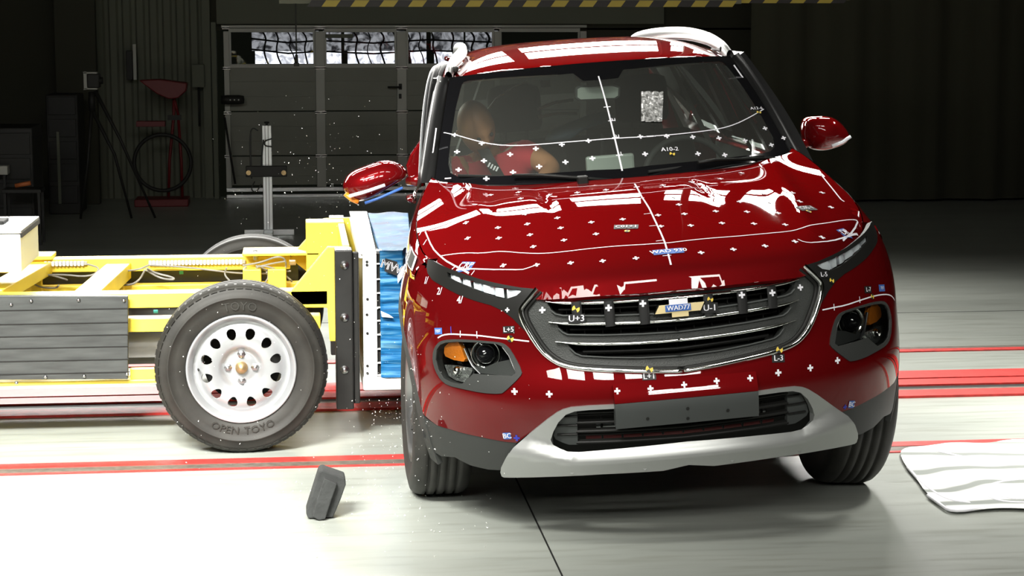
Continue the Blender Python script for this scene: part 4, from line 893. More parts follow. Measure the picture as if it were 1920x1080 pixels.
# headliner, rear parts
MB().grid([[(x, y, float(zrf(y)) - 0.045 - 0.03 * (x / 0.6) ** 4) for y in np.linspace(1.72, 3.9, 14)] for x in np.linspace(-0.45, 0.55, 13)]).build('headliner', 'head_liner', car, world=False)
for x in (-0.32, 0.34): MB().grid([[(x + dx, 1.70 + 0.16 * t, 1.545 - 0.015 * t) for t in (0, 1)] for dx in (-0.19, 0.19)]).build('sun_visor', 'head_liner', car, world=False)
for s in (-1, 1):
    c_ = 0.20 if s < 0 else 0
    MB().grid([[(s * (0.80 - 0.19 * t) + c_, 2.34 + d, 1.08 + 0.44 * t) for t in np.linspace(0, 1, 5)] for d in (-0.05, 0.05)]).build('middle_pillar_trim', 'interior_grey', car, world=False)
    MB().grid([[(s * (0.80 - 0.19 * t) + c_, 3.35 + d, 1.08 + 0.44 * t) for t in np.linspace(0, 1, 5)] for d in (-0.08, 0.08)]).build('rear_pillar_trim', 'interior_grey', car, world=False)
    MB().grid([[(s * (0.78 if y < 1.5 else 0.84) + (c_ if y > 1.5 else 0), y, z) for z in (0.45, 0.8, 1.08)] for y in (1.4, 1.9, 2.4, 3.4)]).build('door_lining', 'interior_grey', car, world=False)
MB().grid([[(x, 4.05 + 0.1 * t, 1.02 - 0.3 * t) for t in (0, 1)] for x in (-0.4, 0, 0.6)]).build('parcel_shelf', 'interior_grey', car, world=False)
# rear view mirror and sensor housing
rv = [by(u, v, 1.58) for u, v in ((1078, 165), (1084, 161), (1150, 158), (1163, 163), (1162, 181), (1155, 186), (1085, 189), (1078, 184))]
MB().prism([(float(p[0]), float(p[2])) for p in rv], 1, 1.57, 1.60).build('rear_view_mirror', 'dash_dark', car, 0.004, world=False)
gl = [(float(np.mean([p[0] for p in rv]) + (p[0] - np.mean([p[0] for p in rv])) * 0.9), float(np.mean([p[2] for p in rv]) + (p[2] - np.mean([p[2] for p in rv])) * 0.8)) for p in rv]
MB().prism(gl, 1, 1.566, 1.571).build('mirror_face', 'screen_off', car, world=False)
MB().tube([tuple(by(1120, 165, 1.60)), tuple(by(1118, 145, 1.63))], 0.012, 8).build('mirror_stalk', 'dash_dark', car, world=False)
MB().box(-0.07, 0.07, 1.64, 1.75, 1.50, 1.555).build('sensor_housing', 'dash_dark', car, 0.02, world=False)
q = by(1022, 157, 2.2); MB().box(q[0] - 0.022, q[0] + 0.022, 2.18, 2.22, q[2] - 0.015, q[2] + 0.015).build('cabin_camera', 'equip_black', car, 0.004, world=False)
MB().tube([tuple(by(u, v, 2.3)) for u, v in ((988, 153), (960, 165), (930, 185), (915, 205))], 0.004, 5).build('cabin_cable', 'cable_grey', car, world=False)
# inflated side airbag between the seats, and the far rear curtain edge
ab = smooth_path([by(u, v, 2.55) for u, v in ((1022, 268), (1022, 256), (1040, 240), (1090, 222), (1128, 207), (1146, 214), (1150, 224), (1120, 232), (1080, 250), (1058, 268))], 2, True)
C = np.mean(ab, 0); MB().grid([[tuple(C + (p - C) * k + np.array([0, d, 0])) for p in ab + [ab[0]]] for k, d in ((0.02, -0.13), (0.6, -0.11), (0.9, -0.06), (1, 0), (0.9, 0.06), (0.02, 0.1))]).build('side_airbag', 'airbag', car, world=False)
MB().tube([tuple(by(u, v, 2.5)) for u, v in ((1008, 205), (1040, 192), (1075, 187))], 0.008, 6).tube([tuple(by(u, v, 2.6)) for u, v in ((1010, 220), (1045, 212), (1082, 213))], 0.008, 6).build('airbag_tether', 'head_liner', car, world=False)
# red strip imitating the red pillar's reflection in the windscreen, pale trim strips
MB().grid([[tuple(by(u + d, v, 2.45)) for u, v in ((1337, 128), (1352, 160), (1372, 205), (1390, 246))] for d in (0, 5)]).build('pillar_reflection', 'shirt_red', car, world=False)
MB().grid([[tuple(by(u + d, v, 2.5)) for u, v in ((1315, 130), (1338, 180), (1368, 246))] for d in (0, 6)]).build('belt_webbing', 'interior_grey', car, world=False)

# ================================================================== the dummy in the passenger seat
def skin_mesh(name, pts, edges, radii, m, parent, root=0, sub=2):
    me = bpy.data.meshes.new(name); me.from_pydata([tuple(map(float, p)) for p in pts], edges, []); o = bpy.data.objects.new(name, me); COL.objects.link(o)
    o.modifiers.new('skin', 'SKIN'); 
    if not me.skin_vertices: 
        me.skin_vertices  # layer is made by the modifier below
    bm = bmesh.new(); bm.from_mesh(me); lay = bm.verts.layers.skin.verify(); bm.verts.ensure_lookup_table()
    for i, r in enumerate(radii): v = bm.verts[i][lay]; v.radius = (r, r) if not hasattr(r, '__len__') else r; v.use_root = (i == root)
    bm.to_mesh(me); bm.free()
    s = o.modifiers.new('sub', 'SUBSURF'); s.levels = sub; s.render_levels = sub
    dg = bpy.context.evaluated_depsgraph_get(); ev = bpy.data.meshes.new_from_object(o.evaluated_get(dg)); bpy.data.objects.remove(o)
    for p in ev.polygons: p.use_smooth = True
    ev.name = name; return link(name, ev, m, parent, False)
yd_ = 2.10
hd = by(893, 240, yd_); dummy = empty('crash_test_dummy', (0, 0, 0), 'crash test dummy in a red shirt slumped against the front passenger side window', 'dummy')
dummy.matrix_world = wm(car); bpy.context.view_layer.update()
D = lambda u, v, y: np.array(by(u, v, y))
neck = D(918, 292, yd_ + 0.10); chest = D(925, 345, yd_ + 0.16); pel = chest + np.array([0.03, 0.08, -0.42])
shL = D(868, 318, yd_ + 0.12); shR = D(985, 282, yd_ + 0.14); elR = D(1038, 318, yd_ - 0.02); haR = elR + np.array([-0.10, -0.25, -0.04])
elL = shL + np.array([-0.02, -0.05, -0.27]); haL = elL + np.array([0.08, -0.26, 0.02])
kn = [pel + np.array([sx * 0.11, -0.45, 0.06]) for sx in (-1, 1)]; ft = [k + np.array([0, -0.15, -0.38]) for k in kn]; toe = [f_ + np.array([0, -0.18, -0.02]) for f_ in ft]
hc = np.array(hd); top_ = hc + np.array([0.0, 0.03, 0.10])
pts = [pel, (pel + chest) / 2, chest, neck, neck * 0.5 + hc * 0.5 + np.array([0.01, 0.03, -0.01]), shL, elL, haL, shR, elR, haR, kn[0], ft[0], toe[0], kn[1], ft[1], toe[1]]
ed = [(0, 1), (1, 2), (2, 3), (3, 4), (2, 5), (5, 6), (6, 7), (2, 8), (8, 9), (9, 10), (0, 11), (11, 12), (12, 13), (0, 14), (14, 15), (15, 16)]
rad = [0.13, 0.12, (0.15, 0.11), 0.062, 0.058, 0.068, 0.046, 0.032, 0.068, 0.046, 0.032, 0.085, 0.055, 0.045, 0.085, 0.055, 0.045]
for hand, el in ((7, haL - elL), (10, haR - elR)):
    d = el / np.linalg.norm(el); sd = np.cross(d, [0, 0, 1]); sd /= np.linalg.norm(sd); c0 = len(pts); H = np.array(pts[hand])
    pts.append(H + d * 0.06); ed.append((hand, c0)); rad.append((0.036, 0.018))
    for k, L_ in enumerate((0.070, 0.080, 0.075, 0.060)):
        b = len(pts); o_ = sd * (k - 1.5) * 0.019; pts += [H + d * 0.09 + o_, H + d * (0.09 + L_ * 0.55) + o_ - np.array([0, 0, 0.012]), H + d * (0.09 + L_) + o_ - np.array([0, 0, 0.035])]; ed += [(c0, b), (b, b + 1), (b + 1, b + 2)]; rad += [0.0095, 0.009, 0.008]
    b = len(pts); pts += [H + d * 0.04 + sd * 0.035, H + d * 0.085 + sd * 0.05 - np.array([0, 0, 0.02])]; ed += [(c0, b), (b, b + 1)]; rad += [0.011, 0.009]
body = skin_mesh('body', pts, ed, rad, 'skin', dummy)
# head: shaped ellipsoid with brow, nose, mouth and chin, bowed towards the window
def head_mesh():
    tilt = Euler((math.radians(30), math.radians(-16), math.radians(14))).to_matrix(); mb = MB(); rows = []; nu, nv = 40, 30
    for i in range(nv + 1):
        ph = PI * i / nv; row = []
        for j in range(nu + 1):
            th = 2 * PI * j / nu; x = math.sin(ph) * math.cos(th); y = math.sin(ph) * math.sin(th); z = math.cos(ph)
            fx = max(0.0, -y)                                    # front faces -y
            jaw = 1 - 0.30 * max(0, -z) ** 1.3 * (0.6 + 0.4 * abs(x))
            P = [0.078 * x * jaw, 0.100 * y * (1 - 0.12 * max(0, -z)), 0.132 * z]
            nose = math.exp(-(x / 0.16) ** 2) * (math.exp(-((z + 0.16) / 0.16) ** 2) * 0.022 + math.exp(-((z - 0.02) / 0.15) ** 2) * 0.009) * (fx > 0.3)
            brow = math.exp(-((z - 0.20) / 0.07) ** 2) * math.exp(-(x / 0.6) ** 2) * 0.007 * (fx > 0.3)
            eye = sum(math.exp(-((x - e_) / 0.15) ** 2) for e_ in (-0.38, 0.38)) * math.exp(-((z - 0.06) / 0.09) ** 2) * 0.011 * (fx > 0.3)
            mouth = math.exp(-(x / 0.3) ** 2) * (math.exp(-((z + 0.44) / 0.05) ** 2) * 0.006 - math.exp(-((z + 0.50) / 0.025) ** 2) * 0.007 + math.exp(-((z + 0.56) / 0.05) ** 2) * 0.006 + math.exp(-((z + 0.8) / 0.1) ** 2) * 0.008) * (fx > 0.2)
            P[1] -= nose + brow - eye + mouth
            row.append(tuple(Vector(hc) + tilt @ Vector(P)))
        rows.append(row)
    return mb.grid(rows), tilt
hm_, tilt = head_mesh(); head = hm_.build('head', 'skin', dummy, world=False)
for s in (-1, 1):
    e_ = Vector(hc) + tilt @ Vector((s * 0.078, 0.01, 0.0)); MB().lathe([(0.0001, 0.004), (0.012, 0.008), (0.017, 0.002), (0.0001, -0.002)], e_, tilt @ Vector((s, -0.3, 0)), 12).build('ear', 'skin', head, world=False)
    e_ = Vector(hc) + tilt @ Vector((s * 0.030, -0.086, 0.008)); MB().lathe([(0.0001, 0.010), (0.007, 0.007), (0.010, 0)], e_, tilt @ Vector((0, -1, 0)), 12).build('eye', 'dash_dark', head, world=False)
sh_pts = [pel + [0, 0, 0.06], (pel + chest) / 2, chest, chest * 0.35 + neck * 0.65, shL, shL * 0.4 + elL * 0.6, shR, shR * 0.35 + elR * 0.65]
shirt = skin_mesh('shirt', sh_pts, [(0, 1), (1, 2), (2, 3), (2, 4), (4, 5), (2, 6), (6, 7)], [0.145, 0.135, (0.165, 0.125), 0.085, 0.085, 0.066, 0.085, 0.064], 'shirt_red', dummy)
skin_mesh('trousers', [pel, kn[0], ft[0] + [0, 0, 0.05], kn[1], ft[1] + [0, 0, 0.05]], [(0, 1), (1, 2), (0, 3), (3, 4)], [0.14, 0.095, 0.065, 0.095, 0.065], 'cloth_black', dummy)
for k in (0, 1): skin_mesh('shoe', [ft[k] + [0, 0.03, -0.03], toe[k] + [0, -0.03, -0.02]], [(0, 1)], [0.055, 0.045], 'cloth_black', dummy, sub=1)
# belt across the chest with pale lettering
bp = [D(u, v, y) for u, v, y in ((884, 232, 2.30), (897, 262, 2.12), (910, 288, 2.04), (923, 310, 2.02), (938, 336, 2.06))]
MB().grid([[tuple(p + np.array([dx, -0.01, dx * 0.35])) for p in smooth_path(bp, 2)] for dx in (-0.022, 0.022)]).build('seat_belt', 'belt_black', dummy, world=False)
for u, v in ((917, 309), (922, 312), (927, 315), (932, 317)): MB().grid([[tuple(D(u + a * 3 - b * 2, v + a + b * 4.0, 1.985)) for a in (-0.5, 0.5)] for b in (-1, 1)]).build('belt_mark', 'white_mark', dummy, world=False)
for u, v in ((903, 226), (900, 240), (920, 232)): q = D(u, v, 2.02); 
bpy.context.view_layer.update()
# ================================================================== paint marks, targets and labels on the car
def c8(*P): return [(760 + x / 4, 300 + y / 4) for x, y in P]
def c1(*P): return [(1200 + x / 3.84, 280 + y / 3.84) for x, y in P]
def cr(*P): return [(1160 + x / 3.375, 40 + y / 3.375) for x, y in P]
def c5(*P): return [(1500 + x / 3.6, 400 + y / 3.6) for x, y in P]
def on(fn, P): return [fn(u, v) for u, v in P]
CR = cross_polys()
def crosses(P, fn, lift, m='white_mark', name='cross_target', flip=False, k=1.0, par=car):
    pl = [[(x * k, y * k) for x, y in q] for q in CR]
    for q in on(fn, P): decal_poly(name, pl, q, lift, m, par, off=0.0016, flip=flip)
def line(P, fn, lift, w_=0.0045, m='white_mark', name='marker_line', par=car, sm=1):
    q = on(fn, P); q = smooth_path(q, sm) if sm else q; return ribbon(name, [tuple(p) for p in q], w_, lift, 0.0012, m, par, step=0.02, flat=True)
# bonnet
crosses(c8((700, 590), (695, 512), (915, 483), (935, 565), (960, 655), (1140, 437), (1165, 515), (1190, 605), (1395, 470), (1430, 560), (1630, 448), (455, 475), (468, 592), (735, 795), (985, 790), (1240, 775), (1480, 762), (1730, 742), (900, 410), (640, 265), (850, 245), (865, 293), (1080, 263), (425, 235), (1290, 248), (1505, 228), (1735, 205)), HP, hood_lift, par=bonnet)
crosses(c1((440, 748), (672, 725), (900, 700), (1115, 668), (1310, 638), (590, 535), (820, 538), (1045, 545), (365, 552), (320, 467), (545, 448), (770, 452), (993, 462), (718, 380), (935, 386), (1150, 378), (500, 382), (245, 345), (280, 402), (885, 320), (1097, 315), (370, 240), (580, 215), (730, 172), (165, 260), (1310, 315), (1375, 420), (130, 478), (150, 557)), HP, hood_lift, par=bonnet)
hl = lambda *P, **k: line(P, HP, hood_lift, par=bonnet, **k)
hl((826, 481), (872, 475), (905, 475.5), (945, 472), (985, 476), (1020, 476), (1060, 472.5), (1110, 467), (1240, 458), *c1((400, 655), (680, 630), (860, 615), (1060, 595), (1150, 575), (1250, 545), (1400, 525), (1480, 512), (1565, 515)))
hl(*c8((150, 540), (200, 660), (265, 730), (330, 780), (478, 852)))
hl(*c8((385, 832), (560, 825), (700, 828), (870, 828), (920, 815), (985, 790)))
hl(*c1((1135, 650), (1180, 670), (1250, 678), (1380, 665), (1480, 640), (1565, 612)))
hl(*c1((1575, 450), (1572, 510), (1540, 590), (1460, 660)))
hl(*c1((1300, 180), (1360, 255), (1440, 360), (1470, 380)), w_=0.006)
hl((1190, 345), (1203, 369), (1217, 391), (1240, 440), (1247, 457), (1258, 497), w_=0.006, sm=0)
for v_, dx in ((372, 6), (401, 8), (424, 8), (452, 8), (480, 8)): u_ = 1190 + (v_ - 345) * 68 / 152; hl((u_ - dx, v_ + 1), (u_ + dx, v_ - 1), w_=0.003, sm=0)
hl((832, 351), (900, 355), (955, 357), (1022, 355), (1110, 350), (1200, 343), w_=0.0025)
hl((1035, 376), (1160, 367), (1240, 360), (1346, 348), w_=0.0025)
hl((1200, 342), (1330, 330), (1395, 319), (1460, 302), w_=0.0025)
for a_, b_ in (((820, 491), (815, 497)), ((853, 501), (848, 506)), ((890, 508), (884, 517)), ((800, 450), (794, 460)), ((793, 430), (786, 442))): hl(a_, b_, w_=0.003, sm=0)
def lab(fn, lift, px, s, size, bg, tw, th, m='white_mark', par=car, rot=0.0, target=None, off=0.0, slope=0.05):
    p = fn(*px); p2 = fn(px[0] + 8, px[1] - 8 * math.tan(slope)); rot = math.atan2(p2[1] - p[1], p2[0] - p[0])
    if bg: decal_poly('label', [[(tw * (i / 6 - .5), -th / 2), (tw * ((i + 1) / 6 - .5), -th / 2), (tw * ((i + 1) / 6 - .5), th / 2), (tw * (i / 6 - .5), th / 2)] for i in range(6)], p, lift, bg, par, rot=rot, off=0.0016 + off)
    if s: decal_text('label_text', s, p, size, lift, m, par, rot=rot, off=0.0032 + off)
    if target: tgt(fn, lift, target, par, off)
def tgt(fn, lift, px, par=car, off=0.0, r=0.010):
    p = fn(*px)
    for k in range(4):
        pl = [(0, 0)] + [(r * math.cos(t), r * math.sin(t)) for t in np.linspace(k * PI / 2, (k + 1) * PI / 2, 5)]
        decal_poly('round_target', [pl], p, lift, 'yellow_mark' if k % 2 else 'black_label', par, rot=0.4, off=0.002 + off)
lab(HP, hood_lift, (1174, 426), 'C01+1', 0.028, 'black_label', 0.085, 0.034, par=bonnet, rot=-0.03, target=(1176, 434.5))
lab(HP, hood_lift, (1512, 391), 'C05-1', 0.028, 'black_label', 0.085, 0.034, par=bonnet, target=(1516, 397))
lab(HP, hood_lift, (1253, 472), 'WAD 930', 0.030, 'blue_label', 0.105, 0.034, par=bonnet, rot=0.0)
lab(HP, hood_lift, (874, 499), 'CRP', 0.034, 'blue_label', 0.06, 0.036, par=bonnet)
lab(HP, hood_lift, (1583, 436), 'DR', 0.034, 'blue_label', 0.05, 0.036, par=bonnet, rot=0.2)
# nose
crosses([(965, 734), (1030, 739), (1459, 699), (1519, 690), (1570, 676)], FP, wrap)
plo = plate_lift(0.0135)
def PP(u, v): p = by(u, v, -0.005); return (float(p[0]), float(p[2]))
crosses([(1157, 733), (1219, 728), (1282, 721), (1343, 714), (1406, 709)], PP, plate_lift(0.012), k=0.9)
crosses([(1015, 582), (1505, 539)], FP, wrap_off(-0.016)); crosses([(952, 581)], FP, wrap_off(0.003), k=.7)
crosses([(1141, 577), (1205, 569), (1390, 553), (1447, 549)], FP, wrap_off(0.004))
w4 = wrap_off(0.004)
tgt(FP, w4, (1080, 579), r=0.013); lab(FP, w4, (1081, 597), 'U+3', 0.030, 'black_label', 0.055, 0.03)
tgt(FP, w4, (1331, 561)); lab(FP, w4, (1330, 577), 'U-1', 0.030, 'black_label', 0.055, 0.034)
w10 = wrap_off(0.010)
tgt(FP, w10, (1217, 693), r=0.012); lab(FP, wrap, (1217, 706), 'L+1', 0.026, 'black_label', 0.045, 0.022)
tgt(FP, w10, (1459, 657), r=0.012); lab(FP, wrap, (1459, 672), 'L-3', 0.026, 'black_label', 0.045, 0.026)
lab(FP, wrap, (954, 618), 'L+5', 0.024, 'black_label', 0.042, 0.024, target=(957, 635))
tgt(FP, wrap, (957, 635), r=0.012)
line(c2((285, 625), (320, 605), (380, 598), (450, 602), (560, 607), (700, 625), (800, 635), (908, 648)), FP, wrap)
for a_, b_ in (((863, 620), (863, 632)), ((894, 621), (895, 634))): line((a_, b_), FP, wrap, w_=0.003, sm=0)
line(c2((376, 548), (380, 606)), FP, wrap, w_=0.003, m='blue_mark', sm=0)
lab(FP, wrap, (820, 621), 'TEST', 0.014, 'blue_label', 0.042, 0.022, rot=0.35)
line(c5((637, 588), (620, 560), (590, 547), (540, 549), (480, 562), (400, 588), (300, 622), (230, 635), (150, 652)), FP, wrap)
for a_, b_ in (((1563, 570), (1564, 582)), ((1611, 556), (1612, 568))): line((a_, b_), FP, wrap, w_=0.003, sm=0)
lab(FP, wrap, (1627, 543), 'L-7', 0.022, 'black_label', 0.042, 0.024, target=(1635, 556)); lab(FP, wrap, (1653, 540), 'TEST', 0.014, 'blue_label', 0.05, 0.024, rot=-0.2)
lab(FP, wrap_off(0.003), (1543, 515), 'L-5', 0.022, 'black_label', 0.04, 0.022, target=(1558, 526))
lab(FP, wrap, (951, 817), 'BC', 0.026, 'blue_label', 0.028, 0.024); crosses([(969, 821)], FP, wrap, 'blue_mark')
lab(FP, wrap, (1596, 758), 'BC', 0.026, 'blue_label', 0.028, 0.026); crosses([(1584, 763)], FP, wrap, 'blue_mark', k=.8)
for s_, px in (('1/', (795, 527)), ('2/', (822, 547)), ('4/', (862, 563))): lab(FP, wrap, px, s_, 0.034, None, 0, 0, rot=-0.4)
# black number sticker with white border low on the struck wing
Q = [(765.5, 440), (781.5, 489), (763.5, 516), (753.5, 477)]
W0 = wrap_off(0.0)
stp = [(YA(0.60, 0.97), 0.975), (YA(0.60, 0.925), 0.925), (YA(0.95, 0.94), 0.94), (YA(1.0, 1.0), 1.01)]
cs_ = np.mean(stp, 0); P_('wing_sticker', stp, [], wrap_off(0.011), m='white_mark', step=0.02, thick=0)
P_('wing_sticker', [tuple(cs_ + (np.array(p) - cs_) * 0.86) for p in stp], [], wrap_off(0.0125), m='black_label', step=0.02, thick=0)
ang = math.atan2(stp[0][1] - stp[3][1], stp[0][0] - stp[3][0])
decal_text('wing_sticker_text', 'LATIN', tuple(cs_ + [0.0, 0.012]), 0.04, W0, 'white_mark', car, rot=ang, off=0.014); decal_text('wing_sticker_text', 'NCAP', tuple(cs_ - [0.01, 0.016]), 0.04, W0, 'white_mark', car, rot=ang, off=0.014)
# windscreen
wl2 = ws_off(0.003)
crosses(cw((315, 724), (486, 777), (827, 811), (991, 785), (1159, 762), (1486, 735), (330, 830), (500, 887), (665, 847), (848, 924), (1014, 896), (1184, 872), (683, 960), (515, 1000), (340, 943), (1516, 845)), WP, wl2, par=glass, k=.95)
crosses(cr((137, 735), (303, 732), (467, 737), (632, 744), (797, 760), (963, 787), (167, 845), (500, 843), (669, 851), (835, 868), (923, 682), (1040, 743)), WP, wl2, par=glass, k=.95)
line(cw((245, 708), (330, 725), (430, 755), (560, 785), (700, 792), (850, 783), (1060, 765), (1340, 743), (1620, 730)) + cr((137, 735), (300, 725), (450, 710), (640, 685), (740, 655), (830, 610), (890, 575), (915, 560)), WP, wl2, par=glass)
line(cw((1222, 352), (1270, 520), (1325, 745), (1372, 950)), WP, wl2, w_=0.006, par=glass, sm=0)
for p in cw((1272, 545), (1300, 632), (1325, 738), (1350, 850)): line([(p[0] - 5, p[1] + 1), (p[0] + 8, p[1])], WP, wl2, w_=0.004, par=glass, sm=0)
for px, s_ in (((1150, 227), '31'), ((1157, 258), '21'), ((1164, 290), '1')): lab(WP, wl2, (px[0], px[1]), s_, 0.022, None, 0, 0, par=glass)
lab(WP, wl2, (1255, 282), 'A10-2', 0.026, None, 0, 0, par=glass, target=(1260, 290)); lab(WP, wl2, (1417, 205), 'A12-6', 0.022, None, 0, 0, par=glass, target=(1422, 212))
fo = [WP(u, v) for u, v in ((1202, 174), (1243, 175), (1241, 231), (1202, 230))]
V_ = []; n_ = 14
for i in range(n_ + 1):
    r_ = []
    for j in range(n_ + 1):
        a_, b_ = i / n_, j / n_; p = np.array(fo[0]) * (1 - a_) * (1 - b_) + np.array(fo[1]) * a_ * (1 - b_) + np.array(fo[2]) * a_ * b_ + np.array(fo[3]) * (1 - a_) * b_
        r_.append(tuple(ws_off(0.004 + random.uniform(0, 0.006))([p])[0]))
    V_.append(r_)
MB().grid(V_, smooth=False).build('crumpled_foil', 'foil', glass, world=False)
for a_, b_ in (((858, 348), (872, 348)), ((912, 350), (925, 349)), ((1012, 348), (1028, 347)), ((834, 335), (846, 334)), ((1405, 301), (1438, 298))):
    P2 = [by(a_[0], a_[1], 1.02 + .2 * abs(a_[0] - 1180) / 350), by(b_[0], b_[1], 1.02 + .2 * abs(b_[0] - 1180) / 350)]; MB().tube([tuple(p) for p in P2], 0.003, 5).build('cowl_mark', 'white_mark', car, world=False)
# sideways lines on pillars
for P, y in (([(818, 240), (812, 285), (804, 333)], 1.40), ([(1376, 122), (1410, 170), (1440, 210), (1472, 255)], 1.60), ([(1445, 192), (1462, 215), (1478, 244), (1495, 272)], 1.62)):
    MB().tube([tuple(by(u, v, y - 0.0)) for u, v in P], 0.003, 5).build('pillar_mark', 'white_mark', car, world=False)
# ================================================================== the impact trolley
tro = empty('crash_trolley', (-1.9, 2.5, 0), 'yellow steel impact trolley on fat tyres with a blue crushable front rammed into the car', 'trolley')
def Tx(name, m, *a, bevel=0.004, parent=tro): mb = MB(); [mb.box(*b) for b in a]; return mb.build(name, m, parent, bevel)
def xz(P, y): return [(float(at(u, v, y)[0]), float(at(u, v, y)[2])) for u, v in P]
def zz(v, y, u=300): return float(at(u, v, y)[2])
def xx(u, y, v=550): return float(at(u, v, y)[0])
yn, yf_ = 1.95, 2.98
zt, zb_ = zz(549, yn), zz(577, yn)
XL = -3.6
Tx('side_rail', 'trolley_yellow', (XL, xx(615, yn), yn, yn + 0.10, zb_, zt)); ztf, zbf = zz(483, yf_), zz(508, yf_)
Tx('side_rail', 'trolley_yellow', (XL, xx(545, yf_), yf_, yf_ + 0.10, zbf, ztf))
Tx('top_plate', 'trolley_yellow', (xx(456, 2.9), xx(600, 2.9), 2.86, 3.10, zz(481, 2.9), zz(481, 2.9) + 0.014))
Tx('lower_rail', 'trolley_yellow', (XL, xx(600, 2.0), yn + 0.03, yn + 0.11, zz(622, 1.98), zz(596, 1.98)), (XL, xx(600, 2.0), 3.0, 3.08, zz(622, 1.98), zz(596, 1.98)))
Tx('bottom_rail', 'trolley_yellow', (XL, xx(300, 1.95), 1.93, 2.03, zz(718, 1.93), zz(711, 1.93)), (xx(240, 1.95), xx(300, 1.95), 1.95, 1.98, zz(714, 1.95), zz(690, 1.95)))
def cross(u0, u1, zt_, zb2, n='cross_member'):
    a = xx(u0, yn + 0.1, 545); b = xx(u1, yf_, 485); w_ = 0.055
    MB().add([(a - w_, yn + 0.1, zb2), (a + w_, yn + 0.1, zb2), (b + w_, yf_, zb2), (b - w_, yf_, zb2), (a - w_, yn + 0.1, zt_), (a + w_, yn + 0.1, zt_), (b + w_, yf_, zt_), (b - w_, yf_, zt_)], [(3, 2, 1, 0), (4, 5, 6, 7), (0, 1, 5, 4), (1, 2, 6, 5), (2, 3, 7, 6), (3, 0, 4, 7)]).build(n, 'trolley_yellow', tro, 0.004)
cross(164, 223, zt, zt - 0.075); cross(-20, 75, zt + 0.01, zt - 0.05); cross(-400, -330, zt, zt - 0.08)
Tx('cross_strut', 'trolley_yellow', (xx(0, 2.5), xx(97, 2.9), 2.95, 3.12, ztf, ztf + 0.02))
for u in (473, 520): Tx('upright', 'trolley_yellow', (xx(u - 17, 2.8), xx(u + 17, 2.8), 2.80, 2.90, 0.40, zz(508, 2.8)))
for u in (215, 60): Tx('upright', 'trolley_yellow', (xx(u - 5, 2.85), xx(u + 15, 2.85), 2.9, 2.96, 0.40, zbf))
Tx('axle_beam', 'trolley_yellow', (xx(410, 1.9), xx(500, 1.9), 1.85, 3.3, 0.30, 0.40))
Tx('axle_beam', 'trolley_yellow', (-4.9, -4.7, 1.85, 3.3, 0.30, 0.40))
# rubber clad side plates
pl = xz([(-260, 553), (240, 555), (240, 711), (-260, 713)], 1.90)
sp = MB().prism(pl, 1, 1.90, 1.925).build('side_plate', 'rubber_plate', tro, 0.003)
for v in (577, 603, 626, 648, 672, 696): MB().box(XL, xx(240, 1.9) - 0.003, 1.896, 1.90, zz(v, 1.9) - 0.0015, zz(v, 1.9) + 0.0015).build('plate_groove', 'dark', sp)
for u, v in ((20, 566), (58, 560), (147, 560), (232, 562), (80, 702), (153, 702), (234, 700), (25, 712)): MB().lathe([(0.0001, 0.006), (0.006, 0.004), (0.008, 0)], (xx(u, 1.9), 1.896, zz(v, 1.9)), (0, -1, 0), 10).build('plate_bolt', 'steel', sp)
Tx('inner_plate', 'rubber_plate', (-3.6, xx(560, 3.2), 3.12, 3.14, 0.30, zbf + 0.01), (-3.0, -1.4, 2.2, 2.9, 0.28, 0.31))
# front frame: gussets, end wall, black posts
g = xz([(543, 549), (614, 463), (655, 463), (656, 470), (630, 472), (630, 640), (618, 640), (614, 577), (560, 577)], yn)
MB().prism(g, 1, yn, yn + 0.03).build('gusset', 'trolley_yellow', tro, 0.004)
g = xz([(543, 484), (607, 410), (655, 408), (668, 480), (668, 520), (640, 560)], 3.0); MB().prism(g, 1, 3.0, 3.03).build('gusset', 'trolley_yellow', tro, 0.004)
xe = xx(630, yn); Tx('end_wall', 'trolley_yellow', (xe + 0.03, xe + 0.06, yn + 0.03, 3.12, 0.25, zz(466, yn)), (xe - 0.12, xe + 0.06, 2.86, 3.02, 0.55, zz(412, 3.0) - 0.006))
for yy in (1.83, 3.15):
    x0, x1 = xx(629, 1.83, 600), xx(662, 1.83, 600); z1, z0 = zz(469, 1.83, 650), zz(768, 1.83, 650)
    po = MB().box(x0, x1, yy, yy + 0.12, z0, z1).box(x1, xx(674, 1.83, 600), yy + 0.02, yy + 0.035, z0 + 0.02, z1 - 0.01).build('front_post', 'column_black', tro, 0.006)
    if yy < 2:
        for v in (497, 595, 693): MB().lathe([(0.0001, 0.012), (0.009, 0.012), (0.010, 0.008), (0.016, 0.006), (0.019, 0.001), (0.019, 0)], (xx(646, 1.83, v), 1.829, zz(v, 1.83, 646)), (0, -1, 0), 20).build('post_bolt', 'steel', po)
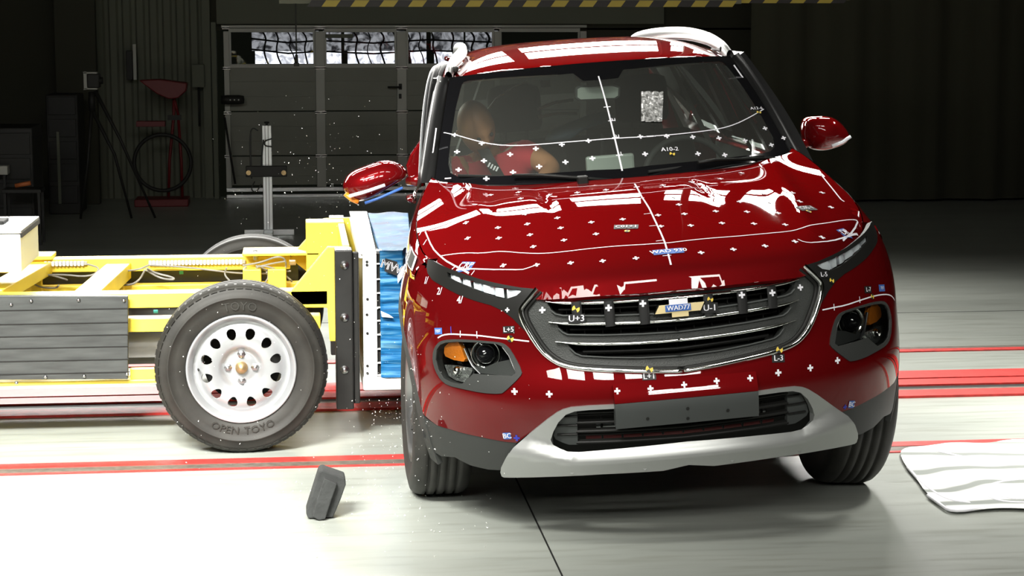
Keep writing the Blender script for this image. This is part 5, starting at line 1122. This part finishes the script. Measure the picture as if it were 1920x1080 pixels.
# mounting plate and honeycomb
mx0, mx1 = xx(681, 1.88, 590), xx(707, 1.88, 590); z1, z0 = zz(477, 1.88, 690), zz(708, 1.88, 690)
mp = MB().box(mx0, mx1, 1.88, 3.22, z0, z1).box(mx0 - 0.02, mx0 + 0.002, 1.90, 3.22, z1 - 0.02, z1 + 0.02).build('mounting_plate', 'trolley_white', tro, 0.003)
for u, v in ((688, 491), (688, 497), (689, 561), (688, 590), (689, 625), (689, 686), (689, 700)): MB().disc((xx(u, 1.88, v), 1.879, zz(v, 1.88, u)), 0.006, (0, 1, 0), 0.002, 10).build('plate_hole', 'dark', mp)
tp = at(655, 399, 3.22); tq = at(688, 399, 3.22)
MB().add([(mx0 - 0.01, 1.88, z1), (mx1, 1.88, z1), (float(tq[0]), 3.22, float(tq[2])), (float(tp[0]), 3.22, float(tp[2])), (mx0 - 0.01, 1.88, z1 + 0.008), (mx1, 1.88, z1 + 0.008), (float(tq[0]), 3.22, float(tq[2]) + 0.008), (float(tp[0]), 3.22, float(tp[2]) + 0.008)], [(3, 2, 1, 0), (4, 5, 6, 7), (0, 1, 5, 4), (1, 2, 6, 5), (2, 3, 7, 6), (3, 0, 4, 7)]).build('cover_strip', 'trolley_white', tro, 0.002)
hx0, hx1 = mx1, mx1 + 0.018
hc_ = MB().box(hx0, hx1, 1.90, 3.2, z0 + 0.01, z1).build('honeycomb_edge', 'dark', tro)
for v in (470, 495, 524, 550, 577, 602, 628, 655, 681, 704): MB().box(hx0, hx1 + 0.004, 1.885, 1.91, zz(v, 1.88, 710) - 0.0025, zz(v, 1.88, 710) + 0.0025).build('cell_wall', 'trolley_white', hc_)
# blue film-wrapped crush block, buckled top to bottom
bx0 = hx1 - 0.004; rows = []
rng = np.random.RandomState(4); ph = rng.rand(8) * 6
NZ, NX, NY = 46, 14, 26
def bxr(y, z): t = (z - z0) / (z1 - z0); return float(np.interp(y, [1.88, 2.1, 3.22], [-0.845 + 0.0 * t, -0.80, -0.745])) 
def wr(a, z): return 0.006 * math.sin(z * 95 + ph[0] + 2 * math.sin(a * 9)) + 0.005 * math.sin(z * 173 + ph[1] + a * 14) + 0.003 * math.sin(z * 290 + a * 30)
ztop_ = z1 + 0.015
side = []
for i in range(NZ + 1):
    z = z0 + (ztop_ - z0) * i / NZ; r = []
    for j in range(NX + 1):
        x = bx0 + (bxr(1.88, z) - bx0) * j / NX; r.append((x, 1.88 + wr(x, z) * min(1, j / 2.0) - 0.0, z))
    for j in range(1, NY + 1): y = 1.88 + 1.34 * j / NY; r.append((bxr(y, z) + wr(y, z) * 0.8, y, z))
    side.append(r)
top = [[(bx0 + (bxr(1.88 + 1.34 * j / NY, ztop_) - bx0) * i / 8, 1.88 + 1.34 * j / NY, ztop_ + 0.025 * j / NY + 0.005 * math.sin(j * 1.9) * math.sin(i)) for i in range(9)] for j in range(NY + 1)]
blk = MB().grid(side).grid(top).box(bx0, -0.86, 1.91, 3.2, z0, ztop_ - 0.01).build('crush_block', 'blue_film', tro)
sh = xz([(722, 484), (745, 491), (745, 517), (721, 509)], 1.862); MB().prism(sh, 1, 1.860, 1.864).build('sticker', 'black_label', blk)
fl_ = lambda q: np.stack([np.atleast_2d(q)[:, 0], np.full(len(np.atleast_2d(q)), 1.858), np.atleast_2d(q)[:, 1]], 1)
c_ = np.mean(sh, 0); decal_text('sticker_text', 'MW', (float(c_[0]), float(c_[1])), 0.052, fl_, 'white_mark', blk, rot=-0.35, off=0.0, world=True)
sh = xz([(745, 517), (760, 493), (757, 515), (746, 531)], 1.862); MB().prism(sh, 1, 1.858, 1.862).build('sticker_border', 'white_mark', blk)
sh = xz([(714, 583), (730, 590), (738, 596), (716, 594)], 1.862); MB().prism(sh, 1, 1.860, 1.864).build('torn_film', 'trolley_white', blk)
Tx('bumper_strip', 'trolley_white', (mx0 - 0.005, -0.80, 1.88, 3.2, zz(732, 1.88, 720), z0 + 0.002), bevel=0.01)
# wheels
def trolley_wheel(cx, cy, front):
    s = -1; c = (cx, cy, 0.352); ax = (0, -1, 0); R_ = 0.352; hw = 0.10
    prof = [(0.222, -0.085), (0.24, -0.10), (0.285, -hw - 0.006), (0.330, -hw), (0.345, -hw + 0.015)]
    for g0 in (-0.045, 0.0, 0.045): prof += [(R_ - 0.001, g0 - 0.006), (R_ - 0.010, g0 - 0.003), (R_ - 0.010, g0 + 0.003), (R_ - 0.001, g0 + 0.006)]
    prof += [(0.346, hw - 0.015), (0.334, hw - 0.003), (0.322, hw + 0.002), (0.300, hw + 0.006), (0.2985, hw + 0.009), (0.294, hw + 0.009), (0.2925, hw + 0.006), (0.265, hw + 0.004), (0.235, hw - 0.004), (0.226, hw - 0.010), (0.220, hw - 0.02)]
    t = MB().lathe(prof, c, ax, 96).build('tyre', 'tyre_trolley', tro)
    # shoulder lugs
    for k in range(60):
        a = 2 * PI * k / 60; d = np.array([math.cos(a), 0, math.sin(a)]); e_ = np.array([-math.sin(a), 0, math.cos(a)]); C0 = np.array(c); v = []
        for r_, yy in ((0.350, -hw + 0.03), (0.3535, -hw + 0.045), (0.334, -hw - 0.003), (0.330, -hw + 0.01)):
            for sg in (-1, 1): v.append(tuple(C0 + d * r_ + e_ * 0.013 * sg + np.array([0, yy, 0])))
        if front: MB().add(v, [(0, 1, 3, 2), (0, 4, 5, 1), (4, 6, 7, 5), (2, 3, 7, 6), (0, 2, 6, 4), (1, 5, 7, 3)]).build('tread_lug', 'tyre_trolley', t)
    if front:
        cyl = lambda q: np.stack([c[0] + np.atleast_2d(q)[:, 1] * np.sin(np.atleast_2d(q)[:, 0]), np.full(len(np.atleast_2d(q)), cy - hw - 0.0075), c[2] - np.atleast_2d(q)[:, 1] * np.cos(np.atleast_2d(q)[:, 0])], 1)
        for txt, a_, r_ in (('TOYO', 0.28, 0.255), ('OPEN', -0.28, 0.255)):
            V, F_ = text2d(txt); n_ = V.copy(); q = np.stack([V[:, 0] * 0.045 / 0.25 + a_, r_ - V[:, 1] * 0.045], 1); P = cyl(q)
            me = bpy.data.meshes.new('tyre_lettering'); me.from_pydata([tuple(map(float, p)) for p in P], [], F_); link('tyre_lettering', me, 'tyre_trolley', t)
        V, F_ = text2d('TOYO'); q = np.stack([-V[:, 0] * 0.05 / 0.27 + PI, 0.262 + V[:, 1] * 0.05], 1); me = bpy.data.meshes.new('tyre_lettering'); me.from_pydata([tuple(map(float, p)) for p in cyl(q)], [], F_); link('tyre_lettering', me, 'tyre_trolley', t)
    # pressed steel rim with twelve holes
    rm = MB().lathe([(0.212, -0.085), (0.205, -0.06), (0.197, 0.03), (0.200, 0.078), (0.207, 0.082), (0.210, 0.090), (0.216, hw - 0.004), (0.222, hw - 0.002), (0.2255, hw - 0.008), (0.222, hw - 0.014)], c, ax, 96).build('rim', 'rim_silver', tro)
    pz = spl([0.0, 0.05, 0.075, 0.083, 0.10, 0.125, 0.165, 0.182, 0.200], [0.052, 0.052, 0.054, 0.064, 0.074, 0.079, 0.068, 0.058, 0.062])
    def dl(q): q = np.atleast_2d(q); r = np.hypot(q[:, 0], q[:, 1]); return np.stack([cx + q[:, 0], cy - pz(r), 0.352 + q[:, 1]], 1)
    out = [(0.200 * math.cos(t_), 0.200 * math.sin(t_)) for t_ in np.linspace(0, 2 * PI, 97)[:-1]]; hs = []
    for k in range(12):
        a = 2 * PI * (k + 0.5) / 12; h_ = []
        for t_ in np.linspace(0, 2 * PI, 15)[:-1]:
            rr = 0.145 + 0.024 * math.cos(t_); tt = 0.0195 * math.sin(t_) * (1 + 0.25 * math.cos(t_)); h_.append((rr * math.cos(a) - tt * math.sin(a), rr * math.sin(a) + tt * math.cos(a)))
        hs.append(h_)
    V, T = tri2d(out, hs if front else hs, 0.012); surf_mesh('wheel_disc', V, T, dl, 'rim_silver', tro, 0.006, flip=False, world=True)
    if not front: return
    for k, (dx, dz) in enumerate(((0, 0.055), (0, -0.055), (0.055, 0), (-0.055, 0))): MB().lathe([(0.0001, 0.016), (0.009, 0.014), (0.011, 0), (0.017, 0), (0.018, -0.004)], (cx + dx, cy - 0.055, 0.352 + dz), ax, 6 if k else 6).build('wheel_nut', 'steel', tro)
    MB().lathe([(0.0001, 0.032), (0.014, 0.03), (0.018, 0.022), (0.024, 0.02), (0.026, 0.0)], (cx, cy - 0.052, 0.352), ax, 28).build('hub_cap', 'brass', tro)
    MB().lathe([(0.075, -0.05), (0.16, -0.05)], (cx, cy, 0.352), ax, 28).build('brake_drum', 'dark', tro)
    MB().tube([(cx - 0.175, cy - 0.07, 0.352), (cx - 0.172, cy - 0.10, 0.352)], 0.004, 8).build('tyre_valve', 'dark', tro)
wc = at(456, 852, 1.66)
trolley_wheel(float(wc[0]), 1.73, True); fx = float(atz(485, 452, 0.69)[0]); trolley_wheel(float(wc[0]) + 0.01, 3.42, False)
for yy in (1.73, 3.42): trolley_wheel(-4.8, yy, False)
# white instrument box on the deck
bxa = at(38, 435, 1.98); bz1, bz0 = zz(434, 1.98, 20), zz(511, 1.98, 20); xb = float(bxa[0]); dy = 0.55
bb = MB().box(xb - 0.75, xb, 1.98, 1.98 + dy, bz0, bz1 - 0.01).build('instrument_box', 'cream', tro, 0.006)
MB().box(xb - 0.76, xb + 0.006, 1.972, 1.988 + dy, bz1 - 0.008, bz1 + 0.006).build('box_lid', 'aluminium', bb, 0.003)
MB().box(xb + 0.001, xb + 0.008, 1.975, 1.985 + dy, bz1 - 0.026, bz1 - 0.006).build('lid_edge', 'dark', bb); MB().box(xb - 0.28, xb - 0.10, 2.2, 2.36, bz1 + 0.005, bz1 + 0.02).build('box_latch', 'dark', bb, 0.004)
# ribbed white cable duct on the far rail, loops of cable
def duct(u0, u1, v):
    y = yf_ - 0.022; x0, x1 = xx(u0, y, v), xx(u1, y, v); zc_ = zz(v, y, u0); d = MB().box(x0, x1, y + 0.004, y + 0.02, zc_ - 0.008, zc_ + 0.008).build('cable_duct', 'aluminium', tro); n = int((x1 - x0) / 0.017)
    for k in range(n): MB().box(x0 + k * 0.017, x0 + k * 0.017 + 0.011, y - 0.002, y + 0.012, zc_ - 0.011, zc_ + 0.011).build('duct_rib', 'trolley_white', d)
duct(83, 163, 495); duct(279, 460, 493.5)
def cable(P, y, r=0.0045, m='cable_grey', name='cable'): MB().tube([tuple(p) for p in smooth_path([at(u, v, y + 0.03 * math.sin(i * 2.1)) for i, (u, v) in enumerate(P)], 2)], r, 6).build(name, m, tro)
cable([(163, 495), (190, 503), (170, 520), (110, 514), (60, 518), (52, 522), (70, 538), (105, 541), (110, 535)], 2.88)
cable([(60, 518), (88, 514), (118, 522), (126, 525)], 2.88)
cable([(279, 497), (262, 505), (238, 508)], 2.9); cable([(272, 506), (262, 525), (245, 535), (215, 533)], 2.86, 0.005); cable([(275, 507), (300, 522), (327, 525), (325, 520), (290, 512), (275, 503)], 2.86, 0.005)
cable([(279, 497), (340, 500), (400, 507), (440, 512), (500, 514), (545, 508)], 2.93)
cable([(455, 498), (490, 492), (520, 480), (535, 485), (537, 505), (520, 515), (500, 508), (480, 498)], 2.86, 0.005)
cable([(485, 500), (510, 494), (535, 490)], 2.86); cable([(485, 498), (505, 510), (525, 508), (545, 525)], 2.84); cable([(460, 500), (468, 520), (475, 528)], 2.84); cable([(425, 502), (420, 515), (432, 528)], 2.84); cable([(455, 525), (478, 505), (490, 497), (520, 505), (548, 528)], 2.83)
cable([(500, 510), (504, 520), (497, 530)], 2.83)
MB().lathe([(0.0001, 0.02), (0.012, 0.018), (0.014, 0.01), (0.011, 0.0), (0.011, -0.03)], tuple(at(479, 476, 2.95)), (0, 0, 1), 14).build('rail_bolt', 'steel', tro)
for u, v, y in ((340, 511, 3.1), (292, 584, 2.2)): p = at(u, v, y); MB().box(p[0] - 0.01, p[0] + 0.01, y - 0.004, y, p[2] - 0.008, p[2] + 0.008).build('teal_tag', 'teal', tro, 0.002)
p = at(550, 492, 2.82); MB().box(p[0] - 0.02, p[0] + 0.012, 2.80, 2.84, p[2] - 0.012, p[2] + 0.012).build('sensor_block', 'brass', tro, 0.004)
# ================================================================== loose block, stands and gear in the hall
# black foam block that has dropped onto the floor, standing tilted on its edge
P0 = atz(618, 972); yb = float(P0[1])
fb = MB(); fbp = xz([(601, 954 + 0), (583, 950), (592, 918), (612, 877), (622, 876), (659, 891), (655, 908), (648, 935), (636, 973), (612, 972), (598, 962)], yb) if False else None
fo_ = [(-0.076, -0.004), (-0.084, 0.016), (-0.060, 0.09), (-0.036, 0.165), (-0.022, 0.170), (0.055, 0.140), (0.060, 0.118), (0.040, 0.062), (0.012, -0.002)]
fb.prism([(float(P0[0]) + x, z + 0.008) for x, z in fo_], 1, yb - 0.01, yb + 0.09)
fb.prism([(float(P0[0]) + x, z + 0.006) for x, z in [(-0.040, -0.004), (-0.062, 0.012), (-0.040, 0.09), (-0.018, 0.150), (0.028, 0.128), (0.004, 0.06), (-0.016, 0.0)]], 1, yb - 0.034, yb)
foam = fb.build('foam_block', 'foam_dark', None, 0.004); tag(foam, 'small black foam block tilted on its edge on the floor by the trolley wheel', 'block')
# glass crumbs thrown up by the hit and lying on the floor
mb = MB(); rs_ = np.random.RandomState(3)
def crumb(p, r):
    v = rs_.randn(4, 3); v /= np.linalg.norm(v, axis=1, keepdims=True); v = v * r * (0.6 + rs_.rand(4, 1)); mb.add([tuple(p + q) for q in v], [(0, 1, 2), (0, 2, 3), (0, 3, 1), (1, 3, 2)])
for k in range(620):
    t = rs_.rand()
    if t < 0.35: u, v, y = rs_.normal(620, 90), rs_.normal(360, 90), rs_.uniform(1.2, 3.0)
    elif t < 0.7: u, v, y = rs_.normal(730, 45), rs_.normal(790, 70), rs_.uniform(0.9, 1.7)
    else: u, v, y = rs_.uniform(300, 1000), rs_.uniform(560, 930), rs_.uniform(0.2, 1.5)
    if y > 0.9 and u > 770: y = rs_.uniform(-0.3, -0.1)
    p = at(u, v, y)
    if p[2] < 0.01: p[2] = 0.006
    crumb(p, rs_.uniform(0.0012, 0.003))
for k in range(260): crumb(np.array([rs_.normal(-1.05, 0.25), rs_.normal(0.75, 0.28), 0.005]), rs_.uniform(0.0012, 0.0035))
cm = mb.build('glass_crumbs', 'trolley_white'); tag(cm, 'tiny glass crumbs and flakes flying beside the impact and scattered on the floor', 'debris', kind='stuff')

def thing_at(name, u, y, label, cat): p = at(u, 300, y); return empty(name, (float(p[0]), y, 0), label, cat)
# aluminium profile stand behind the trolley
sy = 9.6; st = thing_at('measuring_stand', 500, sy, 'silver aluminium profile post standing on a cross foot behind the trolley', 'stand')
x0, x1 = float(at(492, 300, sy)[0]), float(at(510, 300, sy)[0]); zt_ = float(at(500, 235, sy)[2])
po = MB().box(x0, x1, sy, sy + 0.045, 0.045, zt_).build('post', 'aluminium', st, 0.004)
for dx in (0.3, 0.62): MB().box(x0 + (x1 - x0) * dx, x0 + (x1 - x0) * dx + 0.004, sy - 0.002, sy, 0.05, zt_).build('post_groove', 'dark', po)
MB().box(float(at(458, 437, sy)[0]), float(at(552, 437, sy)[0]), sy - 0.01, sy + 0.05, 0.0, 0.05).box(x0, x1, sy - 0.25, sy + 0.3, 0.0, 0.045).build('foot', 'aluminium', st, 0.004)
a, b = at(461, 332, sy - 0.05), at(538, 311, sy - 0.05); MB().box(float(a[0]), float(b[0]), sy - 0.06, sy - 0.005, float(a[2]), float(b[2])).build('sensor_bar', 'equip_black', st, 0.006)
for u in (466, 532): p = at(u, 324, sy - 0.07); MB().disc(tuple(p), 0.02, (0, 1, 0), 0.004, 14).build('sensor_lens', 'brass', st)
MB().lathe([(0.0001, 0.03), (0.02, 0.028), (0.022, 0.018), (0.01, 0.012), (0.01, 0)], (float(at(500, 235, sy)[0]), sy + 0.02, zt_), (0, 0, 1), 12).build('clamp_knob', 'equip_black', st)
for P in ([(470, 245), (470, 300), (472, 335)], [(484, 245), (472, 238), (468, 260), (470, 320)], [(494, 262), (490, 300), (490, 330)], [(510, 260), (494, 265), (497, 274), (510, 275)], [(478, 340), (470, 355), (480, 362), (490, 345)]):
    MB().tube([tuple(p) for p in smooth_path([at(u, v, sy - 0.02) for u, v in P], 2)], 0.006, 6).build('stand_cable', 'cable_black', st)
# pendant control hanging in front of the gate
py = 8.2; q0, q1 = at(555, -20, py), at(556, 118, py); pd = empty('hanging_pendant', (float(q1[0]), py, float(q1[2])), 'black control pendant hanging on a thin cable in front of the gate window', 'pendant')
MB().tube([(float(q0[0]), py, 8.9), tuple(q1)], 0.006, 6).build('pendant_cable', 'equip_black', pd)
z_ = float(q1[2]); MB().tube([(float(q1[0]), py, z_ + 0.06), (float(q1[0]), py, z_ + 0.02), (float(q1[0]), py, z_ - 0.0)], [0.01, 0.013, 0.013], 8).box(float(q1[0]) - 0.02, float(q1[0]) + 0.02, py - 0.02, py + 0.02, z_ - 0.025, z_).build('pendant_box', 'equip_black', pd)
# tripod with a camera head
ty = 11.0; tr = thing_at('camera_tripod', 172, ty, 'dark tripod carrying a camera case with a pale frame at the left wall', 'tripod')
def T_(u, v, y=ty): return tuple(float(c) for c in at(u, v, y))
hd_ = T_(172, 200)
for P in ([(172, 205), (215, 290), (246, 380)], [(178, 170), (225, 260), (290, 360)], [(172, 205), (165, 300), (150, 378)]):
    ps = [T_(*P[0]), T_(*P[1]), T_(*P[2])]; e_ = ps[-1]; ps[-1] = (e_[0], e_[1], 0.01); MB().tube(ps, [0.018, 0.013, 0.01], 8).build('leg', 'equip_black', tr)
MB().tube([T_(172, 172), T_(172, 208)], 0.03, 10).build('head', 'equip_black', tr)
a, b = T_(162, 168), T_(182, 135); MB().box(a[0] - 0.02, a[0] + 0.01, ty - 0.02, ty + 0.1, a[2], b[2]).box(a[0] - 0.02, b[0], ty - 0.02, ty + 0.1, b[2] - 0.015, b[2]).box(a[0] - 0.02, b[0], ty - 0.02, ty + 0.1, a[2], a[2] + 0.015).build('case_frame', 'door_frame', tr, 0.003)
MB().box(a[0] + 0.01, b[0] + 0.02, ty - 0.04, ty + 0.12, a[2] + 0.015, b[2] - 0.015).build('camera_body', 'equip_black', tr, 0.01)
p = T_(193, 151); MB().lathe([(0.0001, 0), (0.03, 0), (0.034, -0.08), (0.0001, -0.08)], p, (1, 0, 0), 16).build('lens', 'equip_black', tr)
# wall box with pale strip
p = T_(250, 118, 12.85); wb = MB().box(p[0] - 0.06, p[0] + 0.0, 12.75, 12.93, p[2] - 0.16, p[2] + 0.12).build('wall_box', 'equip_black', None, 0.006); tag(wb, 'slim black box on the corrugated wall above the red barrow', 'box')
MB().box(p[0] + 0.005, p[0] + 0.035, 12.76, 12.80, p[2] - 0.16, p[2] + 0.18).build('pale_strip', 'door_frame', wb)
# red barrow stood on end against the wall
by_ = 12.3; br = thing_at('wheelbarrow', 315, by_, 'dark red barrow with one large wheel standing against the corrugated wall', 'barrow')
tray = [T_(u, v, by_) for u, v in ((262, 150), (300, 148), (352, 155), (350, 170), (335, 183), (318, 185), (295, 175))]
MB().prism([(p[0], p[2]) for p in tray], 1, by_ - 0.12, by_ + 0.12).build('tray', 'barrow_red', br, 0.01)
for P in ([(326, 183), (326, 215), (318, 300), (316, 372)], [(334, 215), (340, 300), (342, 372)], [(326, 183), (334, 215)]): MB().tube([T_(u, v, by_) for u, v in P], 0.014, 8).build('frame_tube', 'barrow_red', br)
MB().box(T_(316, 300, by_)[0], T_(342, 300, by_)[0], by_ - 0.02, by_ + 0.02, T_(316, 225, by_)[2], T_(316, 216, by_)[2]).build('clamp', 'equip_black', br)
MB().box(T_(258, 300, by_)[0], T_(312, 300, by_)[0], by_ - 0.06, by_ + 0.06, T_(258, 237, by_)[2], T_(258, 227, by_)[2]).build('shelf', 'barrow_red', br, 0.004)
c_ = T_(305, 305, by_ - 0.08); r_ = 0.265; MB().lathe([(r_ + 0.018 * math.cos(t), 0.018 * math.sin(t)) for t in np.linspace(0, 2 * PI, 9)], c_, (0, 1, 0), 40).build('wheel', 'equip_black', br)
MB().box(T_(255, 372, by_)[0], T_(355, 372, by_)[0], by_ - 0.2, by_ + 0.15, 0.0, 0.07).build('base', 'barrow_red', br, 0.008)
# small control panel fixed left of the gate and a lamp on the gate edge
p = T_(372, 140, 12.86); cb_ = MB().box(p[0] - 0.06, p[0] + 0.06, 12.78, 12.92, p[2] - 0.12, p[2] + 0.1).build('junction_box', 'wall_grey', None, 0.006); tag(cb_, 'grey junction box on the wall strip left of the gate', 'box')
MB().tube([(p[0], 12.85, p[2] - 0.12), (p[0], 12.85, p[2] - 0.5)], 0.012, 6).build('conduit', 'equip_black', cb_)
p = T_(436, 187, 12.8); gl_ = MB().lathe([(0.03 + 0 * t, t) for t in (0,)] + [(0.0001, -0.11), (0.04, -0.10), (0.045, 0), (0.04, 0.10), (0.0001, 0.11)][0:0], p, (1, 0, 0), 8) if False else MB()
gl_.lathe([(0.0001, -0.115), (0.04, -0.11), (0.046, -0.05), (0.046, 0.06), (0.038, 0.11), (0.0001, 0.115)], p, (1, 0, 0), 20); gd = gl_.build('gate_drive', 'equip_black'); tag(gd, 'black rounded drive unit at the left edge of the gate', 'drive')
for dx in (-0.02, 0.02, 0.06): MB().disc((p[0] + dx, p[1] - 0.046, p[2]), 0.007, (0, 1, 0), 0.003, 10).build('drive_screw', 'door_frame', gd)
MB().tube([T_(421, 220, 12.75), T_(432, 290, 12.75), T_(441, 345, 12.75)], 0.012, 6).build('pull_rod', 'equip_black', gd)
# cabinets and gear on the dark left
def cab(u0, u1, v0, y, d, m, name, label, cat, extra=None):
    a, b = T_(u0, v0, y), T_(u1, v0, y); o = MB().box(a[0], b[0], y, y + d, 0, a[2]).build(name, m, None, 0.01); tag(o, label, cat); return o, a, b
o1, a, b = cab(85, 145, 178, 11.5, 0.5, 'equip_black', 'equipment_rack', 'tall black equipment rack beside the tripod', 'rack')
for k in range(5): MB().box(a[0] + 0.02, b[0] - 0.02, 11.485, 11.5, 0.1 + k * 0.2, 0.26 + k * 0.2).build('rack_drawer', 'column_black', o1, 0.003)
MB().box(a[0] + 0.09, a[0] + 0.115, 11.46, 11.48, 0.1, 0.75).build('rack_post', 'wall_grey', o1)
o2, a, b = cab(-60, 60, 240, 9.6, 0.6, 'column_black', 'tool_cabinet', 'dark tool cabinet at the far left edge', 'cabinet')
for k in range(4): MB().box(a[0] + 0.02, b[0] - 0.02, 9.585, 9.6, 0.08 + k * 0.2, 0.25 + k * 0.2).build('cabinet_drawer', 'equip_black', o2, 0.003)
p = T_(12, 318, 9.5); o3 = MB().box(p[0] - 0.25, p[0] + 0.02, 9.42, 9.54, p[2] - 0.035, p[2] + 0.035).build('folding_table_top', 'door_frame', None, 0.004); 
MB().box(p[0] - 0.02, p[0] + 0.0, 9.44, 9.46, 0, p[2]).build('table_leg', 'column_black', o3); MB().box(p[0] - 0.25, p[0] - 0.23, 9.44, 9.46, 0, p[2]).build('table_leg', 'column_black', o3); o3.name = 'side_table'; tag(o3, 'small table with a pale edge in front of the dark tool cabinet', 'table')
p = T_(43, 346, 9.2); z0_ = p[2]
o4 = MB().tube([(p[0] - 0.06, 9.2, z0_ - 0.01), (p[0] + 0.06, 9.2, z0_ + 0.012)], 0.018, 10).build('orange_tool', 'orange'); tag(o4, 'orange tool lying on the stool at the far left', 'tool')
o5 = MB().box(p[0] - 0.15, p[0] + 0.15, 9.1, 9.35, z0_ - 0.06, z0_ - 0.03).build('stool', 'column_black', None, 0.004); tag(o5, 'low dark stool under the orange tool at the far left', 'stool')
for dx in (-0.13, 0.13):
    for yy in (9.12, 9.33): MB().box(p[0] + dx - 0.01, p[0] + dx + 0.01, yy - 0.01, yy + 0.01, 0, z0_ - 0.06).build('leg', 'column_black', o5)
# dark tall panel at top left
a, b = T_(95, 176, 12.0), T_(168, -10, 12.0); o6 = MB().box(a[0], b[0], 12.4, 12.5, 0.0, 3.2).build('wall_cupboard', 'wall_dark', None, 0.01); tag(o6, 'tall olive cupboard behind the equipment rack', 'cupboard')
